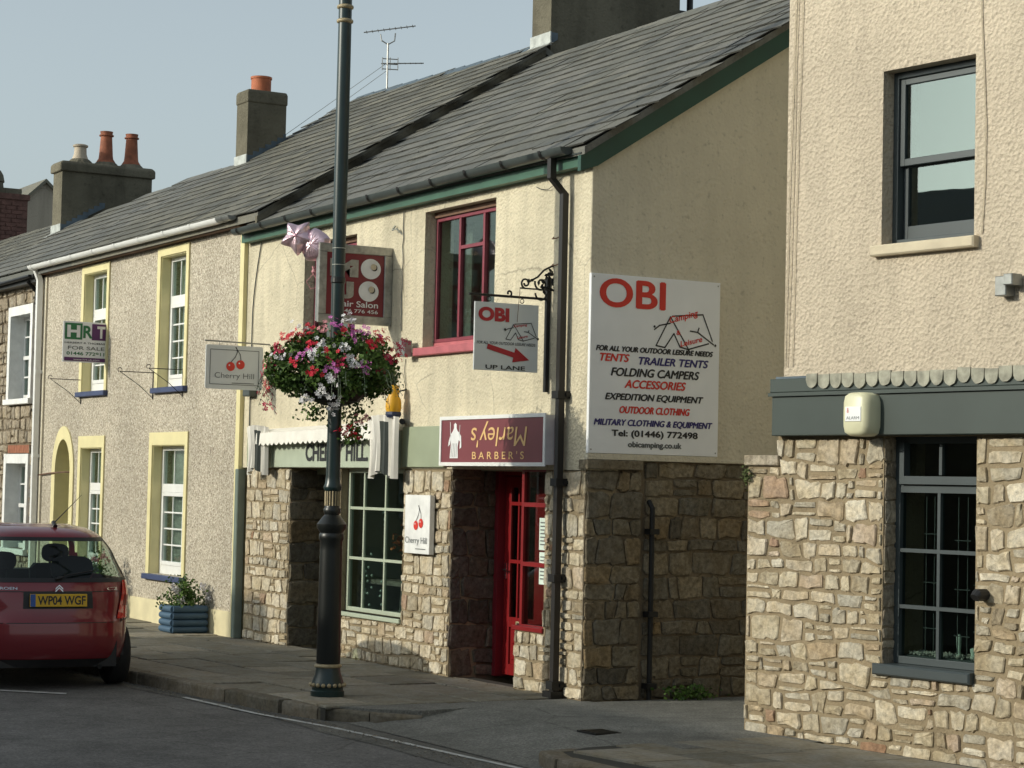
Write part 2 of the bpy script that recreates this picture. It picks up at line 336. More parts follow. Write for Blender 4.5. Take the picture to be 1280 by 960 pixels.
# ---- rubble stones
def clip(poly, ax, v, keep_less):
    out = []
    for i in range(len(poly)):
        a, b = poly[i-1], poly[i]; ia = (a[ax] <= v) == keep_less; ib = (b[ax] <= v) == keep_less
        if ia != ib:
            t = (v-a[ax])/(b[ax]-a[ax]); out.append((a[0]+t*(b[0]-a[0]), a[1]+t*(b[1]-a[1])))
        if ib: out.append(b)
    return out
def area(p): return abs(sum(p[i-1][0]*p[i][1]-p[i][0]*p[i-1][1] for i in range(len(p))))/2
def rubble(u0, u1, z0, z1, holes, h, wr, seed, wav=.03, split=.25, joint=.012):
    rg = random.Random(seed); zs = [z0]; 
    while zs[-1] < z1: zs.append(zs[-1]+h*rg.uniform(.65, 1.4))
    if z1-zs[-2] < h*.5: zs.pop()
    zs[-1] = z1; K = len(zs); out = []
    def zb(k, u):
        if k in (0, K-1): return zs[k]
        return zs[k]+wav*(noise.noise(Vector((u*1.3, k*3.7, seed)))*2+noise.noise(Vector((u*5, k*1.7, seed+9)))*.7)
    for k in range(K-1):
        u = u0; first = True
        while u < u1-.001:
            w = h*rg.uniform(*wr)*(.5 if rg.random() < .22 else 1); v = u+w
            if u1-v < h*.5: v = u1
            v = min(v, u1); sk = rg.uniform(-.28, .28)*h
            a = u if u <= u0 else u; b = v
            p = [(a, zb(k, a)), ((a+b)/2, zb(k, (a+b)/2)), (b, zb(k, b)), (b+(sk if b < u1 else 0), zb(k+1, b)), ((a+b)/2, zb(k+1, (a+b)/2)), (a+(lsk if not first and a > u0 else 0), zb(k+1, a))]
            lsk = sk; first = False
            cells = [p]
            H = zb(k+1, (a+b)/2)-zb(k, (a+b)/2)
            if rg.random() < split and H > h*.8:
                zc = zb(k, (a+b)/2)+H*rg.uniform(.38, .62); cells = [clip(p, 1, zc+rg.uniform(-.1, .1)*H*0, True), clip(p, 1, zc, False)]
            for q in cells:
                if len(q) < 3: continue
                parts = [q]
                for hl in holes:
                    nx = []
                    for g in parts:
                        if not g: continue
                        us_ = [x[0] for x in g]; zz = [x[1] for x in g]
                        if max(us_) <= hl[0] or min(us_) >= hl[1] or max(zz) <= hl[2] or min(zz) >= hl[3]: nx.append(g); continue
                        c = [clip(g, 0, hl[0], True), clip(g, 0, hl[1], False), clip(g, 1, hl[2], True), clip(g, 1, hl[3], False)]
                        c = [x for x in c if len(x) > 2]; c.sort(key=area)
                        if c: nx.append(c[-1])
                    parts = nx
                for g in parts:
                    if len(g) > 2:
                        ws = max(x[0] for x in g)-min(x[0] for x in g); hs_ = max(x[1] for x in g)-min(x[1] for x in g)
                        if ws > joint*2.6 and hs_ > joint*2.6 and area(g) > h*h*.12: out.append(g)
            u = v
    return out
def stone_mesh(fr, g, rg, proud, joint, m=None, rough=.006):
    cx = sum(p[0] for p in g)/len(g); cz = sum(p[1] for p in g)/len(g)
    # densify + chaikin
    p = []
    n = len(g)
    for i in range(n):
        a, b = g[i], g[(i+1) % n]; p += [(a[0]*.87+b[0]*.13, a[1]*.87+b[1]*.13), (a[0]*.13+b[0]*.87, a[1]*.13+b[1]*.87)]
    q = [x for i, x in enumerate(p) if math.hypot(x[0]-p[i-1][0], x[1]-p[i-1][1]) > .008][:12]
    ws = max(x[0] for x in g)-min(x[0] for x in g); hs_ = max(x[1] for x in g)-min(x[1] for x in g)
    su = max(.4, 1-joint/ws); sz = max(.4, 1-joint/hs_); jit = min(ws, hs_)*.065
    q = [(cx+(x-cx)*su+rg.uniform(-jit, jit), cz+(z-cz)*sz+rg.uniform(-jit, jit)) for x, z in q]
    n = len(q); pr = proud*rg.uniform(.5, 1.4); s1 = rg.uniform(.86, .94)
    vs = [fr(x, .012, z) for x, z in q]+[fr(x, -pr*.55+rg.uniform(-rough, rough)*.6, z) for x, z in q]+[fr(cx+(x-cx)*s1, -pr+rg.uniform(-rough, rough), cz+(z-cz)*s1) for x, z in q]+[fr(cx+rg.uniform(-.1, .1)*ws, -pr*1.15, cz+rg.uniform(-.1, .1)*hs_)]
    fs = [(i, (i+1) % n, n+(i+1) % n, n+i) for i in range(n)]+[(n+i, n+(i+1) % n, 2*n+(i+1) % n, 2*n+i) for i in range(n)]+[(2*n+i, 2*n+(i+1) % n, 3*n) for i in range(n)]
    m = m or MB(); m.add(vs, fs); return m
def lay_stones(fr, cells, mat, parent, seed, proud=.022, joint=.022, limit=300, key=None, name='stone'):
    rg = random.Random(seed)
    if key: cells = sorted(cells, key=key)
    for g in cells[:limit]: stone_mesh(fr, g, rg, proud, joint).build(name, mat, parent)
    if len(cells) > limit:
        m = MB()
        for g in cells[limit:]: stone_mesh(fr, g, rg, proud, joint, m)
        m.build(name+'s', mat, parent, kind='stuff')
# ---- slates
def slate_roof(parent, P, nrow, ncol, mat, seed, limit, keep=None, sw=None):
    """P(s,t): s 0..1 along the eave (in metres fraction), t 0..1 up the slope"""
    rg = random.Random(seed); A = Vector(P(0, 0)); B = Vector(P(1, 0)); D = Vector(P(0, 1))
    w = (B-A).length/ncol; ex = (D-A).length/nrow
    meshes = []
    for k in range(6):
        m = MB(); ww = w*.5*(.985-rg.uniform(0, .015)); L = ex*1.12; c = rg.uniform(-.006, .006); c2 = rg.uniform(-.006, .006)
        vs = [(-ww, -.0+c, .018), (ww, -.0+c2, .018), (ww, L, .001), (-ww, L, .001), (-ww, c, .003), (ww, c2, .003), (ww, L, -.006), (-ww, L, -.006)]
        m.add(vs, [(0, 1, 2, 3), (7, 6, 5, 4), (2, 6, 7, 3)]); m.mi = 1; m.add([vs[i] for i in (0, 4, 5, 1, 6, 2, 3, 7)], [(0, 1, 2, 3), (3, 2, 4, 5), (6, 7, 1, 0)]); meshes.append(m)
    data = [m.mesh('slate', [mat, 'slate_edge_shade'], False) for m in meshes]; items = []
    for r in range(nrow):
        for c in range(ncol+1):
            s = (c+(.5 if r % 2 == 0 else 0))/ncol; t = r/nrow
            if s < .3/ncol*0 or s > 1+.2/ncol: continue
            if keep and not keep(s, t): continue
            p = Vector(P(min(s, 1), t)); p2 = Vector(P(min(s, 1), min(t+1/nrow, 1))); p3 = Vector(P(min(s, 1)-.02, t)); 
            y = (p2-p).normalized(); x = (p-p3).normalized(); z = x.cross(y).normalized(); y = z.cross(x)
            Mx = Matrix((x, y, z)).transposed().to_4x4() @ Matrix.Rotation(rg.gauss(0, .006), 4, 'Z') @ Matrix.Rotation(rg.gauss(0, .006), 4, 'X') @ Matrix.Rotation(rg.gauss(0, .004), 4, 'Y')
            Mx.translation = p+z*(.006+rg.uniform(0, .003)+.013*(1+noise.noise(Vector((p.x*.55, p.y*.6, seed)))))+y*(rg.uniform(-.006, .006)-(.05 if rg.random() < .012 else 0)); items.append((Mx, rg.randrange(6)))
    items.sort(key=lambda it: (it[0].translation-cam.location).length)
    for Mx, k in items[:limit]:
        o = bpy.data.objects.new('slate', data[k]); COL.objects.link(o); o.parent = parent; o.matrix_parent_inverse = inv(parent); o.matrix_basis = Mx
    if len(items) > limit:
        m = MB()
        for Mx, k in items[limit:]: m.add([tuple(Mx @ Vector(v)) for v in meshes[k].v], meshes[k].f); m.m[-len(meshes[k].m):] = meshes[k].m
        m.build('slates', [mat, 'slate_edge_shade'], parent, kind='stuff', recalc=False)
# ---- text
def text(fr, s, u, z, w, h, mat, parent, d=-.004, name='lettering', shear=0, bold=0, rot=0, align='L', slant=0, heavy=0):
    cu = bpy.data.curves.new('t', 'FONT'); cu.body = s; cu.shear = shear; cu.offset = bold; cu.extrude = 0; cu.resolution_u = 6
    t = bpy.data.objects.new('t', cu); COL.objects.link(t); bpy.context.view_layer.update()
    me = bpy.data.meshes.new_from_object(t.evaluated_get(bpy.context.evaluated_depsgraph_get())); bpy.data.objects.remove(t)
    xs = [v.co.x for v in me.vertices]; ys = [v.co.y for v in me.vertices]; x0, x1, y0, y1 = min(xs), max(xs), min(ys), max(ys)
    vs = []
    for v in me.vertices:
        a = (v.co.x-x0)/(x1-x0); b = (v.co.y-y0)/(y1-y0)
        if rot: a, b = 1-a, 1-b
        vs.append(fr(u+a*w, d, z+b*h+slant*a*w))
    fs = [tuple(p.vertices) for p in me.polygons]; m = MB(); m.add(vs, fs)
    if heavy:
        k0 = Vector(fr(heavy, 0, 0))-Vector(fr(0, 0, 0)); n0 = Vector(fr(0, -.0004, 0))-Vector(fr(0, 0, 0)); k1 = Vector(fr(0, 0, heavy*.6))-Vector(fr(0, 0, 0))
        for q, (a, b) in enumerate(((1, 0), (-1, 0), (0, 1), (0, -1))): m.add([tuple(Vector(v)+k0*a+k1*b+n0*(q+1)) for v in vs], fs)
    return m.build(name, mat, parent, recalc=False)
def strip(fr, pts, wd, d=-.004, m=None):
    m = m or MB()
    for (a, b) in zip(pts, pts[1:]):
        dx, dz = b[0]-a[0], b[1]-a[1]; L = math.hypot(dx, dz) or 1; nx, nz = -dz/L*wd/2, dx/L*wd/2; ex, ez = dx/L*wd/3, dz/L*wd/3
        m.face([fr(a[0]-ex+nx, d, a[1]-ez+nz), fr(b[0]+ex+nx, d, b[1]+ez+nz), fr(b[0]+ex-nx, d, b[1]+ez-nz), fr(a[0]-ex-nx, d, a[1]-ez-nz)])
    return m
def disc(fr, u, z, ru, rz, d=-.004, n=20, m=None):
    m = m or MB(); return m.face([fr(u+ru*math.cos(2*math.pi*k/n), d, z+rz*math.sin(2*math.pi*k/n)) for k in range(n)])

# ------------------------------------------------------------------ windows
def window(parent, fr, u0, u1, z0, z1, d, mat, fw_=.05, hbars=(), vbars=(), bw=.025, glass='glass', depth=.05, sash=None, hw=None):
    m = MB(); e = .0
    m.box(fr, u0, u0+fw_, d, d+depth, z0, z1); m.box(fr, u1-fw_, u1, d, d+depth, z0, z1)
    m.box(fr, u0+fw_, u1-fw_, d+.001, d+depth-.001, z0, z0+fw_); m.box(fr, u0+fw_, u1-fw_, d+.001, d+depth-.001, z1-fw_, z1)
    o = m.build('window', mat, parent, bevel=.004)
    for z in hbars:
        zz, b = (z if isinstance(z, tuple) else (z, bw)); MB().box(fr, u0+fw_, u1-fw_, d+.006, d+depth-.008, zz-b/2, zz+b/2).build('glazing_bar', mat, o)
    for q in vbars:
        if isinstance(q, tuple): x, a, b = q
        else: x, a, b = q, z0+fw_, z1-fw_
        MB().box(fr, x-bw/2, x+bw/2, d+.009, d+depth-.011, a, b).build('glazing_bar', mat, o)
    MB().box(fr, u0+fw_, u1-fw_, d+depth*.5, d+depth*.5+.005, z0+fw_, z1-fw_).build('pane', glass, o)
    return o
def room(parent, fr, u0, u1, d0, d1, z0, z1, mat='room_dark'):
    m = MB(); a, b = u0, u1
    for q in ([(a, d1, z0), (b, d1, z0), (b, d1, z1), (a, d1, z1)], [(a, d0, z0), (a, d1, z0), (a, d1, z1), (a, d0, z1)], [(b, d0, z0), (b, d1, z0), (b, d1, z1), (b, d0, z1)], [(a, d0, z0), (b, d0, z0), (b, d1, z0), (a, d1, z0)], [(a, d0, z1), (b, d0, z1), (b, d1, z1), (a, d1, z1)]):
        m.face([fr(*p) for p in q])
    return m.build('room', mat, parent, recalc=False)

# ================================================================== GROUND
def kerb_y(x): return -2.52+.085*(x+.9) if x < -.9 else -2.52
g = MB(); g.face([(-400, -400, -.20), (400, -400, -.20), (400, 400, -.20), (-400, 400, -.20)]); g.build('ground', 'ground', kind='structure', recalc=False)
g = MB()
for i in range(40):
    x = -60+i*3
    g.face([(x, -9.3, -.124), (x+3, -9.3, -.124), (x+3, -1.0, -.124), (x, -1.0, -.124)])
g.build('road', 'asphalt', kind='structure', recalc=False)
# gutter strip of paler tar along the kerb
g = MB(); xs = [-30+i*.5 for i in range(82)]
for a, b in zip(xs, xs[1:]):
    g.face([(a, kerb_y(a)-.20-.05*noise.noise(Vector((a, 0, 0))), -.120), (b, kerb_y(b)-.20-.05*noise.noise(Vector((b, 0, 0))), -.120), (b, kerb_y(b)+.25, -.120), (a, kerb_y(a)+.25, -.120)])
g.build('gutter_strip', 'gutter_tar', kind='structure', recalc=False)
# thin edge line and bay mark
g = MB(); pts = [(-2.5, -2.80), (-1.0, -2.71), (.2, -2.53), (1.5, -2.44), (2.2, -2.40), (5, -2.2), (12, -1.9)]
for (a, b) in zip(pts, pts[1:]):
    n = 6
    for k in range(n):
        p = [a[0]+(b[0]-a[0])*k/n, a[1]+(b[1]-a[1])*k/n]; q = [a[0]+(b[0]-a[0])*(k+1)/n, a[1]+(b[1]-a[1])*(k+1)/n]; w = .028
        g.face([(p[0], p[1]-w, -.116), (q[0], q[1]-w, -.116), (q[0], q[1]+w, -.116), (p[0], p[1]+w, -.116)])
g.face([(-3.72, -4.24, -.116), (-3.60, -4.27, -.116), (-3.08, -3.74, -.116), (-3.18, -3.70, -.116)])
g.build('road_marking', 'line_paint', kind='structure', recalc=False)
# left pavement base, slabs, kerb
pv = MB(); xs = [-40, -30, -25, -20, -15, -10, -8, -6, -4, -3, -2, -.9, -.3]
for a, b in zip(xs, xs[1:]):
    A, B = kerb_y(a)+.14, kerb_y(b)+.14
    pv.add([(a, A, -.2), (b, B, -.2), (b, .3, -.2), (a, .3, -.2), (a, A, -.016), (b, B, -.016), (b, .3, -.016), (a, .3, -.016)], [(4, 5, 6, 7), (0, 1, 5, 4), (0, 3, 2, 1)])
pvo = pv.build('pavement', 'joint_dirt', kind='structure', recalc=False)
rg = random.Random(5); slabs = []
rows = 5
for r in range(rows):
    x = -26.0+rg.random()*.5
    while x < -.45:
        w = rg.uniform(.55, 1.05); x1 = min(x+w, -.32)
        if x1-x > .15: slabs.append((x, x1, r))
        x = x1
slabs.sort(key=lambda q: -q[0])
def slab_quad(x, x1, r, m):
    def Y(xx, rr): k0 = kerb_y(xx)+.15; return k0+(0.10-k0)*rr/rows if True else 0
    j = .010; dz = rg.uniform(-.008, .006); t = [rg.uniform(-.004, .004) for _ in range(4)]
    A = [(x+j, Y(x+j, r)+j), (x1-j, Y(x1-j, r)+j), (x1-j, Y(x1-j, r+1)-j), (x+j, Y(x+j, r+1)-j)]
    b = .006; cx = (x+x1)/2; cy = sum(p[1] for p in A)/4
    top = [(p[0]+(b if p[0] < cx else -b), p[1]+(b if p[1] < cy else -b)) for p in A]
    m.add([(*p, -.03) for p in A]+[(*p, -.005+dz) for p in A]+[(*p, dz+t[i]) for i, p in enumerate(top)], [(8, 9, 10, 11)]+[(i, (i+1) % 4, 4+(i+1) % 4, 4+i) for i in range(4)]+[(4+i, 4+(i+1) % 4, 8+(i+1) % 4, 8+i) for i in range(4)])
for s_ in slabs[:110]:
    m = MB(); slab_quad(*s_, m); m.build('paving_slab', 'paving', pvo, recalc=False)
m = MB(); [slab_quad(*s_, m) for s_ in slabs[110:]]; m.build('paving_slabs', 'paving', pvo, kind='stuff', recalc=False)
# kerb stones
kb = MB(); kb.box(FA, -40, -26, kerb_y(-33)-.4, kerb_y(-33)+.2, -.19, -.006); kbo = kb.build('kerb', 'kerb_stone', kind='structure')
def kerb_stone(p, q, wd, ztop0, ztop1, parent, name='kerb_stone'):
    p = Vector((*p, 0)); q = Vector((*q, 0)); d = (q-p); L = d.length; d.normalize(); n = Vector((-d.y, d.x, 0)); b = .022
    j = rg.uniform(.004, .010); o = rg.uniform(-.012, .012); p = p+n*o; q = q+n*o; m = MB(); K = 4; prof = [(0, -.19), (0, -b), (b*.35, -b*.3), (b, 0), (wd, rg.uniform(-.003, .003)), (wd, -.19)]
    vs = []
    for k in range(K+1):
        c = p+d*(j+(L-2*j)*k/K); zt = ztop0+(ztop1-ztop0)*k/K
        for i, (a, z) in enumerate(prof): 
            w_ = rg.uniform(-.004, .004); vs.append((c.x+n.x*(a+w_), c.y+n.y*(a+w_), (zt+z if z > -.1 else z)))
    n_ = len(prof); fs = [(k*n_+i, (k+1)*n_+i, (k+1)*n_+i+1, k*n_+i+1) for k in range(K) for i in range(n_-1)]+[tuple(range(n_)), tuple(K*n_+i for i in range(n_-1, -1, -1))]
    m.add(vs, fs); m.build(name, 'kerb_stone', parent, recalc=False)
x = -26.
while x < -.95:
    x1 = min(x+rg.uniform(.75, 1.05), -.9)
    if x1-x < .2: break
    kerb_stone((x, kerb_y(x)), (x1, kerb_y(x1)), .15, 0, 0, kbo); x = x1
kp = [(-.9, -2.52, 0), (-.42, -2.40, -.015), (-.02, -2.10, -.03), (.22, -1.72, -.045)]
for a, b in zip(kp, kp[1:]): kerb_stone(a[:2], b[:2], .16, a[2], b[2], kbo)
kp = [(2.62, -1.35, -.06), (2.72, -1.8, -.02), (2.87, -2.14, -.005), (3.35, -2.30, 0), (4.2, -2.28, 0), (5.1, -2.20, 0), (6., -2.1, 0), (6.9, -2.0, 0), (7.8, -1.9, 0), (8.7, -1.8, 0), (9.6, -1.7, 0)]
for a, b in zip(kp, kp[1:]): kerb_stone(a[:2], b[:2], .15, a[2], b[2], kbo)
MB().prism(lambda u, d, z: (u, z, d), [(-.90, -2.42), (-.42, -2.30), (-.05, -2.02), (.18, -1.70), (.10, -1.2), (-.9, -1.2)], -.19, -.006).build('kerb_infill', 'lane_asphalt', kbo)
# lane surface (dropped crossing running up between the buildings)
g = MB(); nx, ny = 24, 40
def lz(x, y):
    t = min(max((y+2.3)/1.3, 0), 1); t = t*t*(3-2*t); return -.114*(1-t)+t*(.002 if y < .2 else .002)+.004*noise.noise(Vector((x*1.5, y*1.5, 0)))
X0, X1, Y0, Y1 = -.95, 3.2, -2.28, 9.
vs = [(X0+(X1-X0)*i/nx, Y0+(Y1-Y0)*(j/ny)**1.6, lz(X0+(X1-X0)*i/nx, Y0+(Y1-Y0)*(j/ny)**1.6)) for j in range(ny+1) for i in range(nx+1)]
fs = [(j*(nx+1)+i, j*(nx+1)+i+1, (j+1)*(nx+1)+i+1, (j+1)*(nx+1)+i) for j in range(ny) for i in range(nx)
      if not (vs[j*(nx+1)+i][0] < -.25 and vs[j*(nx+1)+i][1] > -1.3 and False)]
fs2 = []
for f in fs:
    cx = sum(vs[i][0] for i in f)/4; cy = sum(vs[i][1] for i in f)/4
    if cx < -.30 and (cy > kerb_y(cx)+.02): continue
    if cx < .12+(cy+1.7)*.3 and -2.5 < cy < -1.35 and cx < .1: continue
    if cx < .1 and cy > .1: continue
    fs2.append(f)
g.add(vs, fs2); g.build('lane', 'lane_asphalt', kind='structure', recalc=False)
# tarmac wedge between slabs and the rounded kerb
# right pavement
pr = MB(); ri = [(2.72, -1.2), (2.78, -1.7), (2.95, -2.0), (3.37, -2.15), (4.2, -2.13), (6, -1.95), (9.6, -1.55), (9.6, .7), (2.72, .25)]
pr.prism(lambda u, d, z: (u, z, d), ri, -.19, -.014); pro = pr.build('pavement', 'joint_dirt', kind='structure')
rg = random.Random(8)
for r, (ya, yb) in enumerate([(-1.98, -1.45), (-1.45, -.95), (-.95, -.4), (-.4, .06)]):
    x = 2.80+(.22 if r == 0 else 0)+.0
    while x < 8.5:
        x1 = x+rg.uniform(.6, 1.1); m = MB(); j = .006; sl = math.tan(RA)
        y0a = ya+(x-2.8)*sl*.8; y0b = ya+(x1-2.8)*sl*.8; y1a = yb+(x-2.8)*sl*.8; y1b = yb+(x1-2.8)*sl*.8
        if r == 0: y0a, y0b = max(y0a, -2.12+(x-2.8)*.05), max(y0b, -2.12+(x1-2.8)*.05)
        dz = rg.uniform(-.003, .003)
        m.add([(x+j, y0a+j, -.03), (x1-j, y0b+j, -.03), (x1-j, y1b-j, -.03), (x+j, y1a-j, -.03), (x+j, y0a+j, dz), (x1-j, y0b+j, dz), (x1-j, y1b-j, dz), (x+j, y1a-j, dz)], [(4, 5, 6, 7), (0, 1, 5, 4), (1, 2, 6, 5), (2, 3, 7, 6), (3, 0, 4, 7)])
        m.build('paving_slab', 'paving', pro, recalc=False); x = x1
# far pavement (the photographer's side)
m = MB().box(FA, -60, 60, -18, -9.3, -.19, .0); m.build('pavement', 'paving', kind='structure')
m = MB(); rg = random.Random(55)
for i in range(900):
    x = rg.uniform(-9, 3); y = kerb_y(x)-abs(rg.gauss(0, .10))-.01; zz = -.113
    if x > -.4: y = -2.45-abs(rg.gauss(0, .12))
    s_ = rg.uniform(.004, .014); a = rg.uniform(0, 6.28); m.face([(x+s_*math.cos(a), y+s_*math.sin(a), zz), (x-s_*math.sin(a), y+s_*math.cos(a), zz+.006), (x-s_*math.cos(a), y-s_*math.sin(a), zz+.002), (x+s_*math.sin(a)*.7, y-s_*math.cos(a)*.7, zz+.004)])
for i in range(160):
    x = rg.uniform(-7.8, -.1); y = rg.uniform(-.08, .0); s_ = rg.uniform(.004, .012); a = rg.uniform(0, 6.28); m.face([(x+s_*math.cos(a), y+s_*math.sin(a), .004), (x-s_*math.sin(a), y+s_*math.cos(a), .012), (x-s_*math.cos(a), y-s_*math.sin(a), .006), (x+s_*math.sin(a), y-s_*math.cos(a), .009)])
m.build('gutter_grit', 'litter', None, 'fine grit and dead leaf fragments lying along the kerb and wall foot', 'litter', kind='stuff', recalc=False)
# drain cover in the crossing
dc = thing('drain_cover', 'small rectangular dark iron cover let into the tarmac of the lane entrance', 'drain cover', (2.06, -1.12, 0))
zc = lz(2.06, -1.12)
MB().box(FA, 1.92, 2.20, -1.24, -1.0, zc-.02, zc+.006).build('cover_frame', 'iron', dc)
for i in range(4): MB().box(FA, 1.94+.062*i, 1.985+.062*i, -1.22, -1.02, zc, zc+.010).build('cover_bar', 'post_dark', dc)

# ================================================================== SHOP BUILDING (cream render over rubble stone)
TZ = .63
shop = thing('shop_building', 'cream rendered two-storey shop building with rubble stone ground floor, pink window frames and dark gutter', 'building', (-3.8, 0, 0))
# window and door openings
LW = (-6.25, -4.87, 3.32, 4.66); RW = (-3.25, -1.76, 3.32, 4.73)
up_w = wall(FA, -7.93, -.004, 2.07, 4.98, [LW, RW], .34).build('wall', 'cream_render', shop)
CH = (-6.50, -5.30, -.1, 2.07); CW = (-5.14, -3.60, .50, 2.07); BD = (-2.55, -1.24, -.1, 2.12); BW = (-1.24, -.72, .56, 2.12)
holes = [CH, CW, BD, BW]
low = wall(offs(FA, 0, .012, 0), -7.80, -.01, -.1, 2.066, holes, .32).build('stone_wall', 'mortar', shop)
hh = [(a-.0, b+.0, c, d) for a, b, c, d in [(-6.50, -5.30, -.2, 2.2), (-5.30, -5.18, .50, 2.2), CW, BD, (-1.24, -.72, .56, 2.2)]]
cells = rubble(-7.78, -.0, 0, 2.06, [(-6.50, -5.30, -.2, 2.2), (-5.14, -3.60, .50, 2.2), (-2.55, -1.24, -.2, 2.2), (-1.24, -.72, .56, 2.2)], .155, (.75, 1.9), 3, .018, .22)
lay_stones(offs(FA, 0, .008, 0), cells, 'rubble_stone', low, 4, .013, .028, 300, key=lambda g: -g[0][0])
# recess to the left shop door: stone cheeks, back wall with door
rc = wall(GA, .33, 1.5, -.1, 2.066, [], .3)
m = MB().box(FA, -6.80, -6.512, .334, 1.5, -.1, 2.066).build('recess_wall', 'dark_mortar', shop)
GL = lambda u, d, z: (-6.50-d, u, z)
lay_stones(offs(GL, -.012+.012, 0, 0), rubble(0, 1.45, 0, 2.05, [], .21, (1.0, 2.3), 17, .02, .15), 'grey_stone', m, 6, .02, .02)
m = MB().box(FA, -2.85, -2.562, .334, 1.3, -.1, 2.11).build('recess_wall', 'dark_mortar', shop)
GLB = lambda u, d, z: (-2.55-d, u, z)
lay_stones(GLB, rubble(0, 1.2, 0, 2.1, [], .22, (1.0, 2.3), 19, .02, .15), 'shaded_stone', m, 7, .02, .02)
MB().box(FA, -6.5, -5.3, .334, 1.6, 2.0, 2.062).box(FA, -2.55, -.73, .334, 1.6, 2.06, 2.112).build('recess_ceiling', 'sage', shop)
room(shop, FA, -5.30, -2.86, .34, 3.2, .0, 2.07); room(shop, FA, -2.55, -.35, 1.30, 3.6, 0, 2.11)
room(shop, FA, -7.6, -.3, .36, 2.2, 2.9, 4.9, 'room_pale')
# left shop door at the back of its recess
dr = MB(); dr.box(FA, -6.5, -6.38, 1.40, 1.47, 0, 2.0).box(FA, -5.42, -5.3, 1.40, 1.47, 0, 2.0).box(FA, -6.38, -5.42, 1.40, 1.47, 1.9, 2.0).box(FA, -6.37, -5.43, 1.42, 1.46, .02, .8); dr = dr.build('door', 'sage', shop)
MB().box(FA, -6.37, -5.43, 1.43, 1.44, .8, 1.9).build('pane', 'glass_dark', dr); MB().box(FA, -5.3, -5.18, .33, 1.47, 0, 2.066).build('recess_side', 'sage', shop)
MB().box(FA, -2.56, -.72, 1.29, 1.31, 2.0, 2.112).build('lintel', 'room_dark', shop)
# shop window
w = window(shop, FA, -5.13, -3.605, .505, 2.066, .10, 'sage_light', .045, hbars=(1.085, 1.635), vbars=(-4.75, -4.23), bw=.030, glass='glass_dark')
for ch in list(w.children):
    if ch.name.startswith('glazing_bar') and False: pass
MB().bbox(FA, -5.22, -3.58, -.03, .10, .455, .50).build('sill', 'sage_light', w)
# red barber door and side window
dr = thing  # keep name
MB().box(FA, -2.54, -2.46, .50, .64, 0, 2.1).build('door_frame', 'maroon', shop)  # left jamb in maroon, put in for the shade that falls on it
bd = MB().box(FA, -1.72, -1.64, .56, .64, 0, 2.1).box(FA, -2.46, -1.72, .565, .635, 2.02, 2.1).build('door_frame', 'red_paint', shop)
d = MB().box(FA, -2.46, -2.34, .58, .625, .02, 2.01).box(FA, -1.86, -1.73, .58, .625, .02, 2.01).box(FA, -2.34, -1.86, .581, .624, 1.90, 2.01).box(FA, -2.34, -1.86, .581, .624, .50, .60).box(FA, -2.34, -1.86, .581, .624, .02, .13)
d.box(FA, -2.34, -1.86, .60, .615, .13, .50); d.bbox(FA, -2.30, -1.90, .588, .60, .17, .30, .012); d.bbox(FA, -2.30, -1.90, .588, .60, .33, .47, .012)
d = d.build('door', 'red_paint', shop, bevel=.004)
MB().box(FA, -2.34, -1.86, .60, .606, .6, 1.9).build('pane', 'glass_dark', d)
for zz in (1.14, 1.72): MB().box(FA, -2.34, -1.86, .578, .612, zz, zz+.035).build('glazing_bar', 'red_paint', d)
MB().box(FA, -2.20, -2.175, .579, .611, .6, 1.9).build('glazing_bar', 'red_paint', d)
hd = MB().box(FA, -2.415, -2.385, .560, .58, .98, 1.14); hd.tube([(-2.40, .565, 1.07), (-2.40, .53, 1.07), (-2.31, .525, 1.07)], .009); hd.build('handle', 'chrome', d)
MB().bbox(FA, -2.19, -1.97, .568, .58, .51, .565, .006).build('letterbox', 'old_gold', d); MB().box(FA, -2.16, -2.0, .565, .569, .525, .55).build('letter_slot', 'black_plastic', d)
MB().box(FA, -1.30, -1.24, .30, 1.2, -.05, .555).box(FA, -1.64, -1.24, .56, .64, 0, 2.1).build('door_side_panel', 'red_paint', shop)
# side window facing the street, with return
w = MB().box(FA, -1.245, -1.20, .06, .13, .56, 2.11).box(FA, -1.20, -.725, .061, .129, .56, .61).box(FA, -1.20, -.725, .061, .129, 2.05, 2.11).build('window', 'red_paint', shop)
for zz in (1.16, 1.72): MB().box(FA, -1.20, -.72, .055, .115, zz, zz+.04).build('glazing_bar', 'red_paint', w)
MB().box(FA, -1.20, -.72, .085, .091, .61, 2.05).build('pane', 'glass', w)
MB().bbox(FA, -1.27, -.71, -.01, .06, .555, .60).build('sill', 'red_paint', w)
w2 = MB().box(FA, -1.245, -1.21, .131, .56, .56, .60).box(FA, -1.245, -1.21, .131, .56, 2.05, 2.11).box(FA, -1.245, -1.205, .50, .56, .6, 2.05).build('window', 'red_paint', shop)
for zz in (1.16, 1.72): MB().box(FA, -1.24, -1.215, .131, .50, zz, zz+.035).build('glazing_bar', 'red_paint', w2)
MB().box(FA, -1.23, -1.225, .131, .50, .60, 2.05).build('pane', 'glass', w2)
for i, (a, b, z0, z1) in enumerate([(-.92, -.76, 1.0, 1.30), (-.93, -.77, 1.32, 1.62)]):
    p = MB().box(FA, a, b, .075, .077, z0, z1).build('window_poster', 'paper', None, 'pale green printed notice taped inside the red barber window, '+('lower of the two' if i == 0 else 'upper of the two'), 'poster')
    m = MB(); 
    for k in range(7): m.box(FA, a+.02, b-.02-(k % 3)*.02, .0735, .0745, z1-.05-k*.034, z1-.038-k*.034)
    m.build('print', 'grey_text', p)
